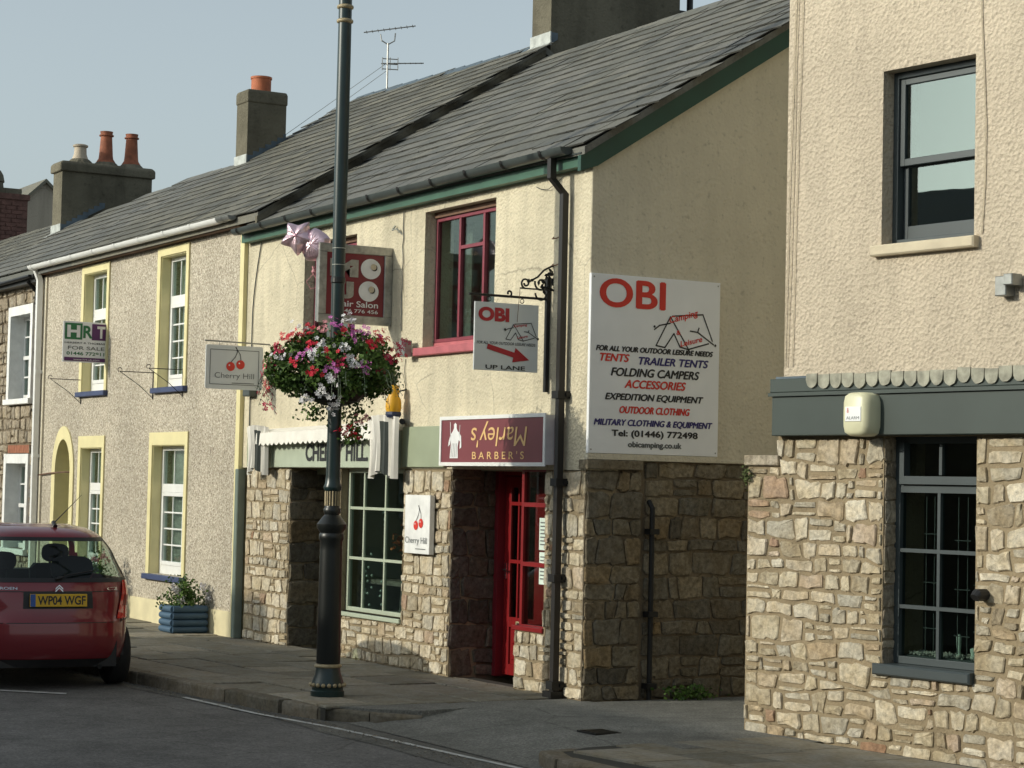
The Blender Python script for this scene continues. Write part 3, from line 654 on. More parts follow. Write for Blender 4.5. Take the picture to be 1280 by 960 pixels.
# upper windows, pink iron casements
def pink_window(h):
    u0, u1, z0, z1 = h; d = .125
    w = window(shop, FA, u0+.01, u1-.01, z0+.055, z1-.06, d, 'pink_frame', .038, glass='glass')
    L = u1-u0-.02; a = u0+.01+L*.36; b = u0+.01+L*.70
    for x in (a, b): MB().box(FA, x-.02, x+.02, d-.004, d+.046, z0+.09, z1-.10).build('glazing_bar', 'pink_frame', w)
    MB().box(FA, a+.02, b-.02, d-.002, d+.044, z1-.42, z1-.385).build('glazing_bar', 'pink_frame', w)
    MB().box(FA, u0+.01, u1-.01, .10, .26, z1-.058, z1+.0).build('head', 'brown_wood', w)
    MB().bbox(FA, u0-.11, u1+.05, -.06, .12, z0-.085, z0-.002, .008).build('sill', 'pink_sill', w)
    MB().box(FA, u0+.01, u1-.01, .122, .26, z0, z0+.053).build('sill_board', 'pink_sill', w)
    cm = MB(); n = 14   # drawn curtains on both sides
    for (x0, x1) in ((u0+.06, u0+.26), (u1-.30, u1-.05)):
        for k in range(n):
            p, q = x0+(x1-x0)*k/n, x0+(x1-x0)*(k+1)/n; cm.face([FA(p, .42+.03*(k % 2), z0+.1), FA(q, .42+.03*((k+1) % 2), z0+.1), FA(q, .42+.03*((k+1) % 2), z1-.1), FA(p, .42+.03*(k % 2), z1-.1)])
    cm.build('curtain', 'curtain', w, recalc=False)
pink_window(LW); pink_window(RW)
MB().box(FA, -3.23, -3.08, .5, .55, 3.35, 3.6).build('chair_back', 'brown_wood', shop)
# sage fascia boards
MB().bbox(FA, -7.72, -7.30, -.035, .0, 2.075, 2.46).build('fascia_board', 'sage', shop)
fb = MB().bbox(FA, -6.95, -3.66, -.045, .0, 2.075, 2.47).build('fascia_board', 'sage_light', shop)
MB().box(FA, -6.99, -6.93, -.06, 0, 2.07, 2.475).box(FA, -7.30, -6.99, -.03, 0, 2.075, 2.47).build('fascia_trim', 'sage_light', shop)
MB().bbox(FA, -3.58, -2.66, -.04, .0, 2.085, 2.505).build('fascia_board', 'sage', shop)
MB().box(FA, -2.66, -2.56, -.03, .0, 2.10, 2.54).box(FA, -.52, -.40, -.03, .0, 2.10, 2.55).build('fascia_end', 'pink_frame', shop)
text(FA, 'CHERRY HILL.', -5.98, 2.145, 1.62, .20, 'black_text', shop, -.05, 'painted_name', bold=.03)
# gable side
gw = MB()
gp = [(0, 2.18), (7.5, 2.18), (7.5, 4.95), (3.75, 4.95+3.75*TZ), (0, 4.95)]
gw.prism(GA, gp, 0, .3) if False else gw.prism(GA, [(.003, 2.18), (7.5, 2.18), (7.5, 4.95), (3.75, 4.95+3.75*TZ), (.003, 4.95)], -.004, .3); gw = gw.build('gable_wall', 'gable_render', shop)
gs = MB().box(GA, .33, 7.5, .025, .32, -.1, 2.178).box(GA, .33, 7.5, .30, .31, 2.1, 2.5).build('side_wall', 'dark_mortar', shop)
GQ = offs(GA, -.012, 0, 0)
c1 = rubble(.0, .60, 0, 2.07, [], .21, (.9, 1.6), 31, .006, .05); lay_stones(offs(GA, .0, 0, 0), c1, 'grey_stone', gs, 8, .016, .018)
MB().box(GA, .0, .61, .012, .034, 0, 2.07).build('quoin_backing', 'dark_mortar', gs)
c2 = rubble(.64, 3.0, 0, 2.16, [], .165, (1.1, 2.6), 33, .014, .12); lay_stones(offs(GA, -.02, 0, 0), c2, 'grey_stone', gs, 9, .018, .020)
MB().bbox(GA, -.02, .58, -.05, .1, 2.08, 2.165).build('stone_ledge', 'grey_stone', shop)
MB().bbox(GA, .60, 2.4, -.015, .1, 2.166, 2.20).build('stone_ledge', 'gable_render', shop)
MB().box(FA, -7.9, -.02, 7.2, 7.5, 0, 4.95).box(FA, -7.9, -7.6, .34, 7.2, 0, 4.95).build('back_wall', 'gable_render', shop)
# roof
def Pm(s, t): return (-7.62+(7.72)*s, -.15+3.90*t, 4.975+3.90*TZ*t)
rf = MB(); q = [Pm(0, 0), Pm(1, 0), Pm(1, 1), Pm(0, 1)]; bk = [(p[0], 7.5-p[1]+0, p[2]) for p in q]
rf.add(q+[(x, y, z-.07) for x, y, z in q], [(0, 1, 2, 3), (4, 7, 6, 5), (0, 4, 5, 1), (1, 5, 6, 2), (2, 6, 7, 3), (3, 7, 4, 0)])
rf.add([bk[0], bk[1], bk[2], bk[3]]+[(x, y, z-.07) for x, y, z in bk], [(0, 1, 2, 3), (4, 7, 6, 5), (0, 4, 5, 1), (1, 5, 6, 2), (2, 6, 7, 3), (3, 7, 4, 0)])
rfo = rf.build('roof', 'slate', shop)
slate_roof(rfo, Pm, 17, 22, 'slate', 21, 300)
m = MB(); x = -7.3; rg = random.Random(4)
while x < .08:
    x1 = min(x+.45, .10); t = rg.uniform(-.006, .006)
    m = MB(); m.prism(lambda u, d, z: (d, u, z), [(3.60, 7.36+t), (3.75, 7.475+t), (3.90, 7.36+t), (3.88, 7.34+t), (3.75, 7.44+t), (3.62, 7.34+t)], x+.004, x1-.004); m.build('ridge_tile', 'slate', rfo); x = x1
# bargeboard + fascia + gutter
bb = MB(); a0 = (-.16, 4.93-.02); pk = (3.75, 4.93+3.97*TZ-.03)
bb.prism(GA, [(-.16, 4.76), (-.16, 4.90), (3.75, pk[1]), (7.66, 4.90), (7.66, 4.70), (3.75, pk[1]-.22), (.02, 4.82)], -.055, -.002)
bb.build('bargeboard', 'dark_green', shop)
MB().box(FA, -7.90, -.0, -.11, -.003, 4.815, 4.915).build('eaves_board', 'eave_green', shop)
MB().box(FA, -7.90, .05, -.16, .0, 4.916, 4.93).build('soffit', 'gutter_dark', shop)
def gutter(parent, x0, x1, y, z, r, mat, clips, cmat, z1=None):
    m = MB(); n = 8; z1 = z if z1 is None else z1
    for rr in (r, r-.008):
        A = [(y-rr*math.cos(math.pi*k/n), -rr*math.sin(math.pi*k/n)) for k in range(n+1)]
        m.add([(x0, a, z+b) for a, b in A]+[(x1, a, z1+b) for a, b in A], [(k, k+1, n+2+k, n+1+k) for k in range(n)])
    m.add([(x0, y-r*math.cos(math.pi*k/n), z-r*math.sin(math.pi*k/n)) for k in range(n+1)], [tuple(range(n+1))]); m.add([(x1, y-r*math.cos(math.pi*k/n), z1-r*math.sin(math.pi*k/n)) for k in range(n+1)], [tuple(range(n+1))])
    g = m.build('gutter', mat, parent, recalc=False, smooth=50)
    k = x0+.15
    while k < x1:
        zz = z+(z1-z)*(k-x0)/(x1-x0); c = MB()
        rr = r+.010; A = [(y-rr*math.cos(math.pi*j/n), -rr*math.sin(math.pi*j/n)) for j in range(n+1)]
        c.add([(k, a, zz+b+.004) for a, b in A]+[(k+.045, a, zz+b+.004) for a, b in A], [(j, j+1, n+2+j, n+1+j) for j in range(n)])
        c.box(FA, k, k+.045, y-.0, -.03, zz+.0, zz+.012)
        c.build('gutter_clip', cmat, g, recalc=False); k += clips
    return g
gutter(shop, -7.86, -.12, -.205, 4.965, .070, 'gutter_dark', .72, 'iron', 4.99)
# square brown downpipe with swan neck
dp = MB(); s_ = .031
def sqtube(m, pts, s):
    pts = [Vector(p) for p in pts]; i0 = len(m.v)
    for p in pts: m.v += [(p.x-s, p.y-s, p.z), (p.x+s, p.y-s, p.z), (p.x+s, p.y+s, p.z), (p.x-s, p.y+s, p.z)]
    for i in range(len(pts)-1):
        for k in range(4): m.f.append((i0+i*4+k, i0+i*4+(k+1) % 4, i0+i*4+4+(k+1) % 4, i0+i*4+4+k)); m.m.append(m.mi)
    m.f += [(i0, i0+1, i0+2, i0+3), tuple(i0+(len(pts)-1)*4+k for k in (3, 2, 1, 0))]; m.m += [m.mi]*2
sqtube(dp, [(-.40, -.19, 4.93), (-.40, -.19, 4.74), (-.36, -.075, 4.60), (-.36, -.075, 0.0)], s_)
dpo = dp.build('downpipe', 'brown_pipe', shop)
for z in (.08, 1.05, 1.92, 2.72): MB().box(FA, -.415, -.305, -.13, .0, z, z+.07).box(FA, -.43, -.29, -.05, .0, z+.02, z+.05).build('pipe_collar', 'iron', dpo)
MB().box(FA, -.45, -.30, -.145, -.01, -.01, .06).build('pipe_shoe', 'iron', dpo)
# pipe on the lane side
apz = MB().tube([(.06, .68, 0), (.06, .68, 1.74), (.0, .68, 1.8)], .024, 10).build('side_pipe', 'iron', shop)
for z in (.1, .75, 1.5): MB().box(FA, .01, .11, .63, .73, z, z+.05).build('pipe_collar', 'iron', apz)
# little hooks and stains
hk = MB()
for (x, z) in [(-3.80, 4.60)]: hk.tube([(x-.1, -.02, z+.05), (x-.09, -.06, z), (x-.01, -.05, z+.01), (x+.03, 0, z-.05)], .010, 5)
hk.build('wall_hook', 'curtain', shop)
hk = MB()
for z in (4.22, 3.97): hk.tube([(-.62, -.02, z+.01), (-.60, -.05, z-.01), (-.55, -.04, z-.01), (-.53, 0, z+.01)], .006, 5)
hk.build('wall_hook', 'brown_wood', shop)
cb = MB(); rg = random.Random(9)
cb.tube([(-3.72+rg.uniform(-.012, .012), -.012, 4.78-.09*i) for i in range(15)], .006, 4); cb.tube([(-7.50-.22*math.sin(math.pi*.5*min(1, i/6)), -.014, 4.80-.16*i) for i in range(17)], .008, 4); cb.tube([(-.98, -.01, 4.74), (-.85, -.03, 4.70), (-.72, -.03, 4.69), (-.6, -.02, 4.73), (-.5, -.01, 4.78)], .004, 4)
cb.tube([(-3.60, -.01, 3.22), (-3.62, -.012, 3.10), (-3.58, -.01, 2.95), (-3.61, -.012, 2.8)], .004, 4)
cb.build('cable', 'gutter_dark', shop)
MB().bbox(FA, -7.925, -7.83, -.10, -.0, 0, 2.05, .01).build('waste_pipe', 'pipe_sage', shop)
MB().bbox(FA, -7.76, -7.55, -.10, 0, 2.93, 3.12, .01).build('junction_box', 'gutter_dark', shop)
fl = MB().bbox(FA, -3.50, -3.37, -.15, -.06, 3.23, 3.40, .01); fl.tube([(-3.42, 0, 3.25), (-3.42, -.08, 3.27)], .02, 6); fl.build('wall_floodlight', 'grey_metal', None, 'small grey floodlight on the cream wall below left of the pink window', 'light')
fl = None

# ================================================================== PEBBLEDASH HOUSE
peb = thing('terraced_house', 'pebbledashed terraced house with cream window surrounds, blue sills and white gutter', 'house', (-12, 0, 0))
PO = -.02
def PF(u, d, z): return (u, d+PO, z)
ULr = (-10.86, -9.92, 3.13, 4.90); ULl = (-14.02, -13.02, 3.16, 4.90); LLr = (-10.98, -9.78, .64, 2.36); LLl = (-13.95, -13.02, .64, 2.34); AR = (-15.14, -14.42, -.1, 1.95+.0)
pw = wall(PF, -15.95, -8.06, -.15, 5.03, [ULr, ULl, LLr, LLl, (AR[0], AR[1], AR[2], 2.50)], .32)
ac = (AR[0]+AR[1])/2; ar = (AR[1]-AR[0])/2; N = 14; zs_, ah = 1.98, .50
for s in (-1, 1):      # spandrels of the round arch
    P = [(ac+s*ar*math.cos(math.pi/2*k/N), zs_+ah*math.sin(math.pi/2*k/N)) for k in range(N+1)]
    for a, b in zip(P, P[1:]):
        pw.face([PF(a[0], 0, a[1]), PF(b[0], 0, b[1]), PF(b[0], 0, 2.50), PF(a[0], 0, 2.50)]); pw.face([PF(a[0], 0, a[1]), PF(b[0], 0, b[1]), PF(b[0], .32, b[1]), PF(a[0], .32, a[1])])
pwo = pw.build('wall', 'pebbledash', peb, recalc=False)
m = MB()
for rr, e in ((0, 0),):
    path_o = [(AR[0]-.15, 0.0), (AR[0]-.15, zs_)]+[(ac-(ar+.15)*math.cos(math.pi*k/24), zs_+(ah+.19)*math.sin(math.pi*k/24)) for k in range(25)]+[(AR[1]+.15, 0)]
    path_i = [(AR[0]+.008, 0.0), (AR[0]+.008, zs_)]+[(ac-(ar-.008)*math.cos(math.pi*k/24), zs_+(ah-.008)*math.sin(math.pi*k/24)) for k in range(25)]+[(AR[1]-.008, 0)]
    for k in range(len(path_o)-1):
        a, b, c, d = path_o[k], path_o[k+1], path_i[k+1], path_i[k]; y = -.02
        m.face([PF(a[0], y, a[1]), PF(b[0], y, b[1]), PF(c[0], y, c[1]), PF(d[0], y, d[1])]); m.face([PF(a[0], y, a[1]), PF(b[0], y, b[1]), PF(b[0], 0, b[1]), PF(a[0], 0, a[1])])
        
pi_ = [(AR[0]+.008, -.1), (AR[0]+.008, zs_)]+[(ac-(ar-.008)*math.cos(math.pi*k/24), zs_+(ah-.008)*math.sin(math.pi*k/24)) for k in range(25)]+[(AR[1]-.008, -.1)]
for c, d in zip(pi_, pi_[1:]): m.face([PF(d[0], -.02, d[1]), PF(c[0], -.02, c[1]), PF(c[0], .50, c[1]), PF(d[0], .50, d[1])])
m.build('arch_surround', 'cream_paint', peb, recalc=False)
MB().box(PF, AR[0]-.3, AR[0]-.0, .325, .9, -.1, 2.6).box(PF, AR[1]+.0, AR[1]+.3, .325, .9, -.1, 2.6).box(PF, AR[0]-.3, AR[1]+.3, .325, 1.5, 2.52, 2.6).build('porch_wall', 'cream_paint', peb)
d = MB().box(PF, AR[0]+.0, AR[1]-.0, .84, .9, 0, 2.52).build('door', 'curtain', peb); MB().box(PF, AR[0]+.1, AR[1]-.1, .825, .835, 1.1, 1.9).build('pane', 'glass_dark', d)
def peb_window(h, lower):
    u0, u1, z0, z1 = h; d = .125; F_ = PF
    m = MB(); o = .115; top = .17 if lower else .11
    m.box(F_, u0-o, u0, -.022, .0, z0, z1+top).box(F_, u1, u1+o-.02, -.022, .0, z0, z1+top).box(F_, u0, u1, -.021, .0, z1, z1+top-.001)
    m.box(F_, u0, u0+.012, .0, .135, z0, z1).box(F_, u1-.012, u1, .0, .135, z0, z1).box(F_, u0+.012, u1-.012, .0, .135, z1-.012, z1)
    H = z1-z0; zt = z0+H*.66; w = MB()
    a, b = u0+.014, u1-.014; za, zb_ = z0+.0, z1-.014
    w.box(F_, a, a+.055, d, d+.06, za, zb_).box(F_, b-.055, b, d, d+.06, za, zb_).box(F_, a+.055, b-.055, d+.001, d+.059, zb_-.055, zb_).box(F_, a+.055, b-.055, d+.001, d+.059, za, za+.12).box(F_, a+.055, b-.055, d+.0012, d+.058, zt-.04, zt+.07)
    # opening sash below the transom
    w.box(F_, a+.057, a+.11, d-.012, d+.05, za+.122, zt-.042).box(F_, b-.11, b-.057, d-.012, d+.05, za+.122, zt-.042).box(F_, a+.11, b-.11, d-.011, d+.049, zt-.095, zt-.042).box(F_, a+.11, b-.11, d-.011, d+.049, za+.122, za+.175)
    wo = w.build('window', 'white_upvc', peb, bevel=.004); m.build('window_surround', 'cream_paint', wo)
    for k in range(1, 4 if True else 3): 
        zz = za+.175+(zt-.095-za-.175)*k/4; MB().box(F_, a+.11, b-.11, d+.012, d+.035, zz-.010, zz+.010).build('glazing_bar', 'white_upvc', wo)
    for k in (1, 2):
        x = a+.055+(b-a-.11)*k/3; MB().box(F_, x-.009, x+.009, d+.014, d+.033, za+.175, zt-.095).box(F_, x-.009, x+.009, d+.02, d+.04, zt+.07, zb_-.055).build('glazing_bar', 'white_upvc', wo)
    MB().box(F_, a+.055, b-.055, d+.024, d+.030, za+.12, zt-.04).box(F_, a+.055, b-.055, d+.028, d+.034, zt+.07, zb_-.055).build('pane', 'glass', wo)
    MB().bbox(F_, u0-.14, u1+.12, -.07, .124, z0-.075, z0-.002, .008).build('sill', 'blue_sill', wo)
    c = MB(); n = 30; rg = random.Random(int(u0*10))
    for k in range(n):
        p, q = a+(b-a)*k/n, a+(b-a)*(k+1)/n; c.face([F_(p, .26+.02*math.sin(k*1.9), za+.05), F_(q, .26+.02*math.sin((k+1)*1.9), za+.05), F_(q, .26+.02*math.sin((k+1)*1.9), zb_), F_(p, .26+.02*math.sin(k*1.9), zb_)])
    c.build('net_curtain', 'curtain', wo, recalc=False)
for h, lo in ((ULr, 0), (ULl, 0), (LLr, 1), (LLl, 1)): peb_window(h, lo)
MB().box(PF, -8.055, -7.935, -.035, .3, -.1, 5.0).build('pilaster', 'cream_paint', peb)
MB().box(PF, -15.95, -15.80, -.03, 0, -.1, 5.0).build('pilaster', 'gable_render', peb)
MB().box(PF, -14.25, -8.06, -.03, .0, -.15, .30).box(PF, -15.8, -15.30, -.03, .0, -.15, .30).build('plinth', 'plinth_paint', peb)
MB().box(PF, -15.95, -8.0, -.10, -.0, 5.035, 5.13).build('eaves_board', 'brown_wood', peb)
MB().box(PF, -15.9, -8.0, -.14, .0, 5.132, 5.15).build('soffit', 'brown_wood', peb)
gutter(peb, -16.02, -8.32, -.235, 5.165, .066, 'white_upvc', .95, 'white_upvc', 5.15)
gutter(peb, -8.32, -7.92, -.235, 5.15, .060, 'grey_metal', .9, 'grey_metal')
dp = MB(); sqtube(dp, [(-15.93, -.20, 5.15), (-15.93, -.12, 4.95), (-15.93, -.10, 0)], .042); dpo = dp.build('downpipe', 'white_upvc', peb)
for z in (.9, 2.2, 3.5): MB().box(FA, -15.985, -15.875, -.15, -.0, z, z+.05).build('pipe_collar', 'white_upvc', dpo)
MB().tube([(-15.9, -.05, 1.93), (-15.3, -.06, 1.96), (-14.6, -.05, 1.98), (-14.45, .05, 1.98)], .012, 5).build('cable', 'brown_wood', peb)
def Pl(s, t):     # eave from the chimney of the stone house to the shop, ridge uneven as in the old roof
    x = -20.4+(13.15)*s
    if x > -14.25: yr = 4.45+(x+14.25)*(3.80-4.45)/6.95
    else: yr = 2.42+(-14.25-x)*.06
    return (x, -.24+(yr+.24)*t, 5.16+(yr+.24)*TZ*t)
EY, EZ = -.17, 5.125
def plane(x, y): return (x, y, EZ+(y-EY)*TZ)
def roof_body(parent, x0, x1, yr0, yr1, mat, th=.09, eave=EY):
    a, b, c, d = plane(x0, eave), plane(x1, eave), plane(x1, yr1), plane(x0, yr0); m = MB()
    bk0 = (x0, 2*yr0-eave, a[2]); bk1 = (x1, 2*yr1-eave, b[2]); dn = lambda p: (p[0], p[1], p[2]-th)
    v = [a, b, c, d, dn(a), dn(b), dn(c), dn(d)]; m.add(v, [(0, 1, 2, 3), (4, 7, 6, 5), (0, 4, 5, 1), (1, 5, 6, 2), (3, 7, 4, 0)])
    v = [bk0, bk1, c, d, dn(bk0), dn(bk1), dn(c), dn(d)]; m.add(v, [(0, 3, 2, 1), (4, 5, 6, 7), (0, 1, 5, 4), (1, 2, 6, 5), (3, 0, 4, 7)])
    return m.build('roof', mat, parent)
NR = 21
def Pflat(x0, x1, yr): return lambda s, t: (x0+(x1-x0)*s, EY+(yr-EY)*t, EZ+(yr-EY)*TZ*t)
rA = roof_body(peb, -14.25, -7.28, 4.45, 3.80, 'old_slate')
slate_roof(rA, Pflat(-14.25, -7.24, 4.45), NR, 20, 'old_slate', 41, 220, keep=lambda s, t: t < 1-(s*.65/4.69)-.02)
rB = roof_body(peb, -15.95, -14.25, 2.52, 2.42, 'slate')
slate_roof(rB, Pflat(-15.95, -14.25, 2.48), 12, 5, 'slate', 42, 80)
# verge step above the shop roof, ridge tiles
MB().prism(GA, [(-.18, 5.0), (-.18, 5.08), (3.8, 7.585), (3.8, 7.44)], 7.27, 7.33).build('verge_board', 'stack_render', peb)
def ridge(parent, x0, x1, y0, y1, mat, step=.45):
    x = x0
    while x < x1:
        b = min(x+step, x1); y = y0+(y1-y0)*(x-x0)/(x1-x0); z = EZ+(y-EY)*TZ
        MB().prism(lambda u, d, q: (d, u, q), [(y-.16, z-.085), (y, z+.045), (y+.16, z-.085), (y+.14, z-.10), (y, z+.01), (y-.14, z-.10)], x+.004, b-.004).build('ridge_tile', mat, parent); x = b
ridge(rA, -14.25, -7.8, 4.45, 3.85, 'lead', .6)
ridge(rB, -15.95, -14.3, 2.52, 2.42, 'slate')
MB().box(FA, -15.9, -8.0, 7, 7.3, 0, 5.1).box(FA, -8.0, -7.94, .3, 7, 0, 5.1).box(FA, -15.95, -15.8, .3, 7, 0, 5.1).build('back_wall', 'gable_render', peb)
MB().prism(lambda u, d, z: (-14.25-d, u, z), [(2.4, 6.7), (6.7, 5.1), (4.45, 8.0)], 0, .05).build('gable_wall', 'stack_render', peb)
room(peb, FA, -15.9, -8.05, .5, 3, 2.75, 5.0, 'room_wall'); room(peb, FA, -14.3, -8.05, .5, 3, .1, 2.6, 'room_wall')

# ---- chimneys: each stack belongs to its house
def stack(parent, x0, x1, y0, y1, z0, z1, pots, cap=.10, lead=99, over=.05, mat='stack_render', zf=None):
    m = MB(); m.box(FA, x0, x1, y0, y1, z0, z1-cap*1.2); o = m.build('chimney', mat, parent)
    m = MB(); e = over; zt = z1-cap*1.2
    vs = [(x0-e, y0-e, zt), (x1+e, y0-e, zt), (x1+e, y1+e, zt), (x0-e, y1+e, zt), (x0-e, y0-e, z1-.05), (x1+e, y0-e, z1-.05), (x1+e, y1+e, z1-.05), (x0-e, y1+e, z1-.05), (x0, y0, z1), (x1, y0, z1), (x1, y1, z1), (x0, y1, z1)]
    m.add(vs, [(3, 2, 1, 0), (0, 1, 5, 4), (1, 2, 6, 5), (2, 3, 7, 6), (3, 0, 4, 7), (4, 5, 9, 8), (5, 6, 10, 9), (6, 7, 11, 10), (7, 4, 8, 11), (8, 9, 10, 11)]); m.build('chimney_cap', mat, o, bevel=.02)
    for (py, h, r, pm, kind) in pots:
        cx = (x0+x1)/2
        if kind == 'tall': prof = [(r*1.55, -.03), (r*1.45, .08), (r*1.12, .14), (r*1.05, .2), (r*.86, h*.86), (r*1.1, h*.87), (r*1.12, h*.90), (r*.92, h*.91), (r*.92, h*.95), (r*.98, h), (r*.7, h), (r*.7, h-.1)]
        elif kind == 'squat': prof = [(r*1.5, -.03), (r*1.25, .08), (r*.95, h*.5), (r*.9, h*.85), (r*1.12, h*.87), (r*1.15, h*.95), (r*.8, h), (r*.2, h+.01)]
        else: prof = [(r, -.03), (r, h*.85), (r*1.08, h*.87), (r*1.08, h), (r*.85, h), (r*.85, h-.1)]
        MB().lathe((cx, py, z1-.01), prof, 18).build('chimney_pot', pm, o, smooth=40)
        if kind != 'plain': MB().lathe((cx, py, z1-.02), [(r*2.1, 0), (r*1.7, .06), (r*1.3, .10)], 12).build('flaunching', mat, o)
    if lead:
        f = lambda y: EZ+(y-EY)*TZ
        k = y0
        while k < min(y1, lead)-.01:
            kk = min(k+.10, y1); MB().add([(x1+.012, k, f(k)+.0), (x1+.012, kk, f(kk)+.0), (x1+.012, kk, f(k)+.15), (x1+.012, k, f(k)+.15), (x1-.01, k, f(k)), (x1-.01, kk, f(kk)), (x1-.01, kk, f(k)+.15), (x1-.01, k, f(k)+.15)], [(0, 1, 2, 3), (0, 4, 5, 1), (3, 2, 6, 7), (1, 5, 6, 2), (0, 3, 7, 4)]).build('flashing', 'lead', o); k = kk
        MB().box(FA, x0-.02, x1+.02, y0-.018, y0, f(y0)-.02, f(y0)+.16).build('flashing', 'lead_light', o)
        MB().add([(x0-.03, y0-.14, f(y0-.14)+.025), (x1+.1, y0-.14, f(y0-.14)+.025), (x1+.03, y0, f(y0)+.03), (x0-.03, y0, f(y0)+.03)], [(0, 1, 2, 3)]).build('flashing', 'lead_light', o)
    return o
big = stack(peb, -7.78, -7.30, 3.88, 5.9, 7.0, 9.5, [], lead=3.9)
MB().tube([(-7.5, 6.05, 8.3), (-7.5, 6.20, 8.3), (-7.5, 6.20, 9.6)], .045, 8).box(FA, -7.55, -7.35, 5.9, 6.28, 8.28, 8.40).build('chimney_bracket', 'iron', big)
stack(peb, -14.32, -13.88, 2.42, 3.06, 6.6, 7.93, [(2.72, .25, .155, 'terracotta', 'plain')], cap=.17, over=.018)

# television aerial on the ridge
an = thing('television_aerial', 'thin metal television aerial with two directional arrays standing on the slate ridge', 'aerial', (-13.0, 4.0, 7.9))
ax = Vector((-13.0, 4.35, 0)); m = MB(); m.tube([(ax.x, ax.y, 7.7), (ax.x, ax.y, 8.72)], .016, 6).build('mast', 'tv_metal', an)
def arr(c, dr_, L0, L1, elem, n, tilt, name, hw=.12):
    dr_ = Vector(dr_).normalized(); sd = Vector((-dr_.y, dr_.x, 0)); m = MB(); a = Vector(c)-dr_*L0; b = Vector(c)+dr_*L1+Vector((0, 0, tilt)); m.tube([a, b], .010, 5)
    for k in range(n):
        p = a+(b-a)*(k+.5)/n; m.tube([p-sd*hw, p+sd*hw], .005, 4)
    m.build(name, 'tv_metal', an)
vd = (rt.x, rt.y, 0)
arr((ax.x, ax.y, 8.88), vd, .38, .42, 0, 9, .12, 'upper_array', .10)
MB().tube([(ax.x-rt.x*.12, ax.y-rt.y*.12, 8.86), (ax.x-rt.x*.10, ax.y-rt.y*.10, 8.76), (ax.x, ax.y, 8.70), (ax.x+rt.x*.10, ax.y+rt.y*.10, 8.76), (ax.x+rt.x*.11, ax.y+rt.y*.11, 8.88)], .011, 6).build('fork', 'tv_metal', an)
arr((ax.x, ax.y, 8.40), vd, .10, .56, 0, 8, .02, 'lower_array', .05)
m = MB()
for zz in (8.32, 8.40, 8.48): m.tube([(ax.x-rt.x*.08, ax.y-rt.y*.08, zz), (ax.x+rt.x*.16, ax.y+rt.y*.16, zz-.01)], .008, 4)
for q in (-.08, .04, .16): m.tube([(ax.x+rt.x*q, ax.y+rt.y*q, 8.30), (ax.x+rt.x*q, ax.y+rt.y*q, 8.50)], .008, 4)
m.build('reflector', 'tv_metal', an)
m = MB(); m.tube([(ax.x, ax.y, 8.42), (ax.x-1.1, ax.y-1.35, 7.10+.1)], .004, 4); m.tube([(ax.x, ax.y, 8.30), (ax.x-.95, ax.y-1.2, 7.2)], .004, 4); m.build('guy_wire', 'tv_metal', an)

# ================================================================== STONE HOUSE further left
sh = thing('stone_house', 'rubble stone terraced house with white painted window surrounds at the left edge', 'house', (-18.5, 0, 0))
W1 = (-17.70, -16.62, 3.14, 4.50); W2 = (-17.70, -16.62, .75, 2.12)
sw_ = wall(offs(FA, 0, .03, 0), -20.6, -15.96, -.15, 5.0, [W1, W2], .3).build('wall', 'dark_mortar', sh)
cells = rubble(-20.2, -15.98, -.1, 4.96, [(-17.82, -16.50, 3.04, 4.64), (-17.82, -16.50, .66, 2.26), (-17.75, -16.6, 2.26, 2.42)], .17, (.6, 1.5), 51, .03, .2)
lay_stones(offs(FA, 0, .03, 0), cells, 'brown_stone', sw_, 52, .03, .03, 300, key=lambda g: -g[0][0])
for h in (W1, W2):
    u0, u1, z0, z1 = h; d = .20; w = MB()
    w.box(FA, u0, u0+.07, d, d+.05, z0, z1).box(FA, u1-.07, u1, d, d+.05, z0, z1).box(FA, u0+.07, u1-.07, d, d+.05, z1-.07, z1).box(FA, u0+.07, u1-.07, d, d+.05, z0, z0+.08).box(FA, u0+.07, u1-.07, d-.02, d+.05, (z0+z1)/2-.03, (z0+z1)/2+.03)
    wo = w.build('window', 'white_upvc', sh)
    for x in (u0+(u1-u0)/3, u0+(u1-u0)*2/3): MB().box(FA, x-.012, x+.012, d, d+.04, z0+.08, z1-.07).build('glazing_bar', 'white_upvc', wo)
    for z in (z0+(z1-z0)*.27, z0+(z1-z0)*.75): MB().box(FA, u0+.07, u1-.07, d, d+.04, z-.012, z+.012).build('glazing_bar', 'white_upvc', wo)
    MB().box(FA, u0+.07, u1-.07, d+.02, d+.026, z0+.08, z1-.07).build('pane', 'glass', wo)
    MB().box(FA, u0-.11, u0+.012, -.035, .299, z0, z1+.14).box(FA, u1-.012, u1+.11, -.035, .299, z0, z1+.14).box(FA, u0+.012, u1-.012, -.034, .298, z1-.012, z1+.139).build('window_surround', 'white_paint', wo)
    MB().bbox(FA, u0-.14, u1+.13, -.08, .30, z0-.09, z0-.001, .008).build('sill', 'white_paint', wo)
m = MB(); 
for k in range(12): MB().box(FA, -17.72+k*.095, -17.635+k*.095, .0, .1, 2.275, 2.40).build('brick', 'red_brick', sw_)
rC = roof_body(sh, -20.42, -15.95, 1.75, 2.52, 'slate', eave=EY)
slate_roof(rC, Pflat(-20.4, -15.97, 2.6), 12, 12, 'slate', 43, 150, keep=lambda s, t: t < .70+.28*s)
MB().box(FA, -20.4, -16.02, -.16, .0, 4.93, 5.10).box(FA, -20.4, -16.02, -.20, -.16, 5.0, 5.05).build('eaves_board', 'black_plastic', sh)
m = MB().tube([(-20.4, -.23, 4.98), (-16.1, -.23, 5.02)], .03, 6).tube([(-16.3, -.2, 4.96), (-16.3, -.05, 4.80), (-16.3, -.05, 4.6)], .03, 6).build('gutter', 'iron', sh)
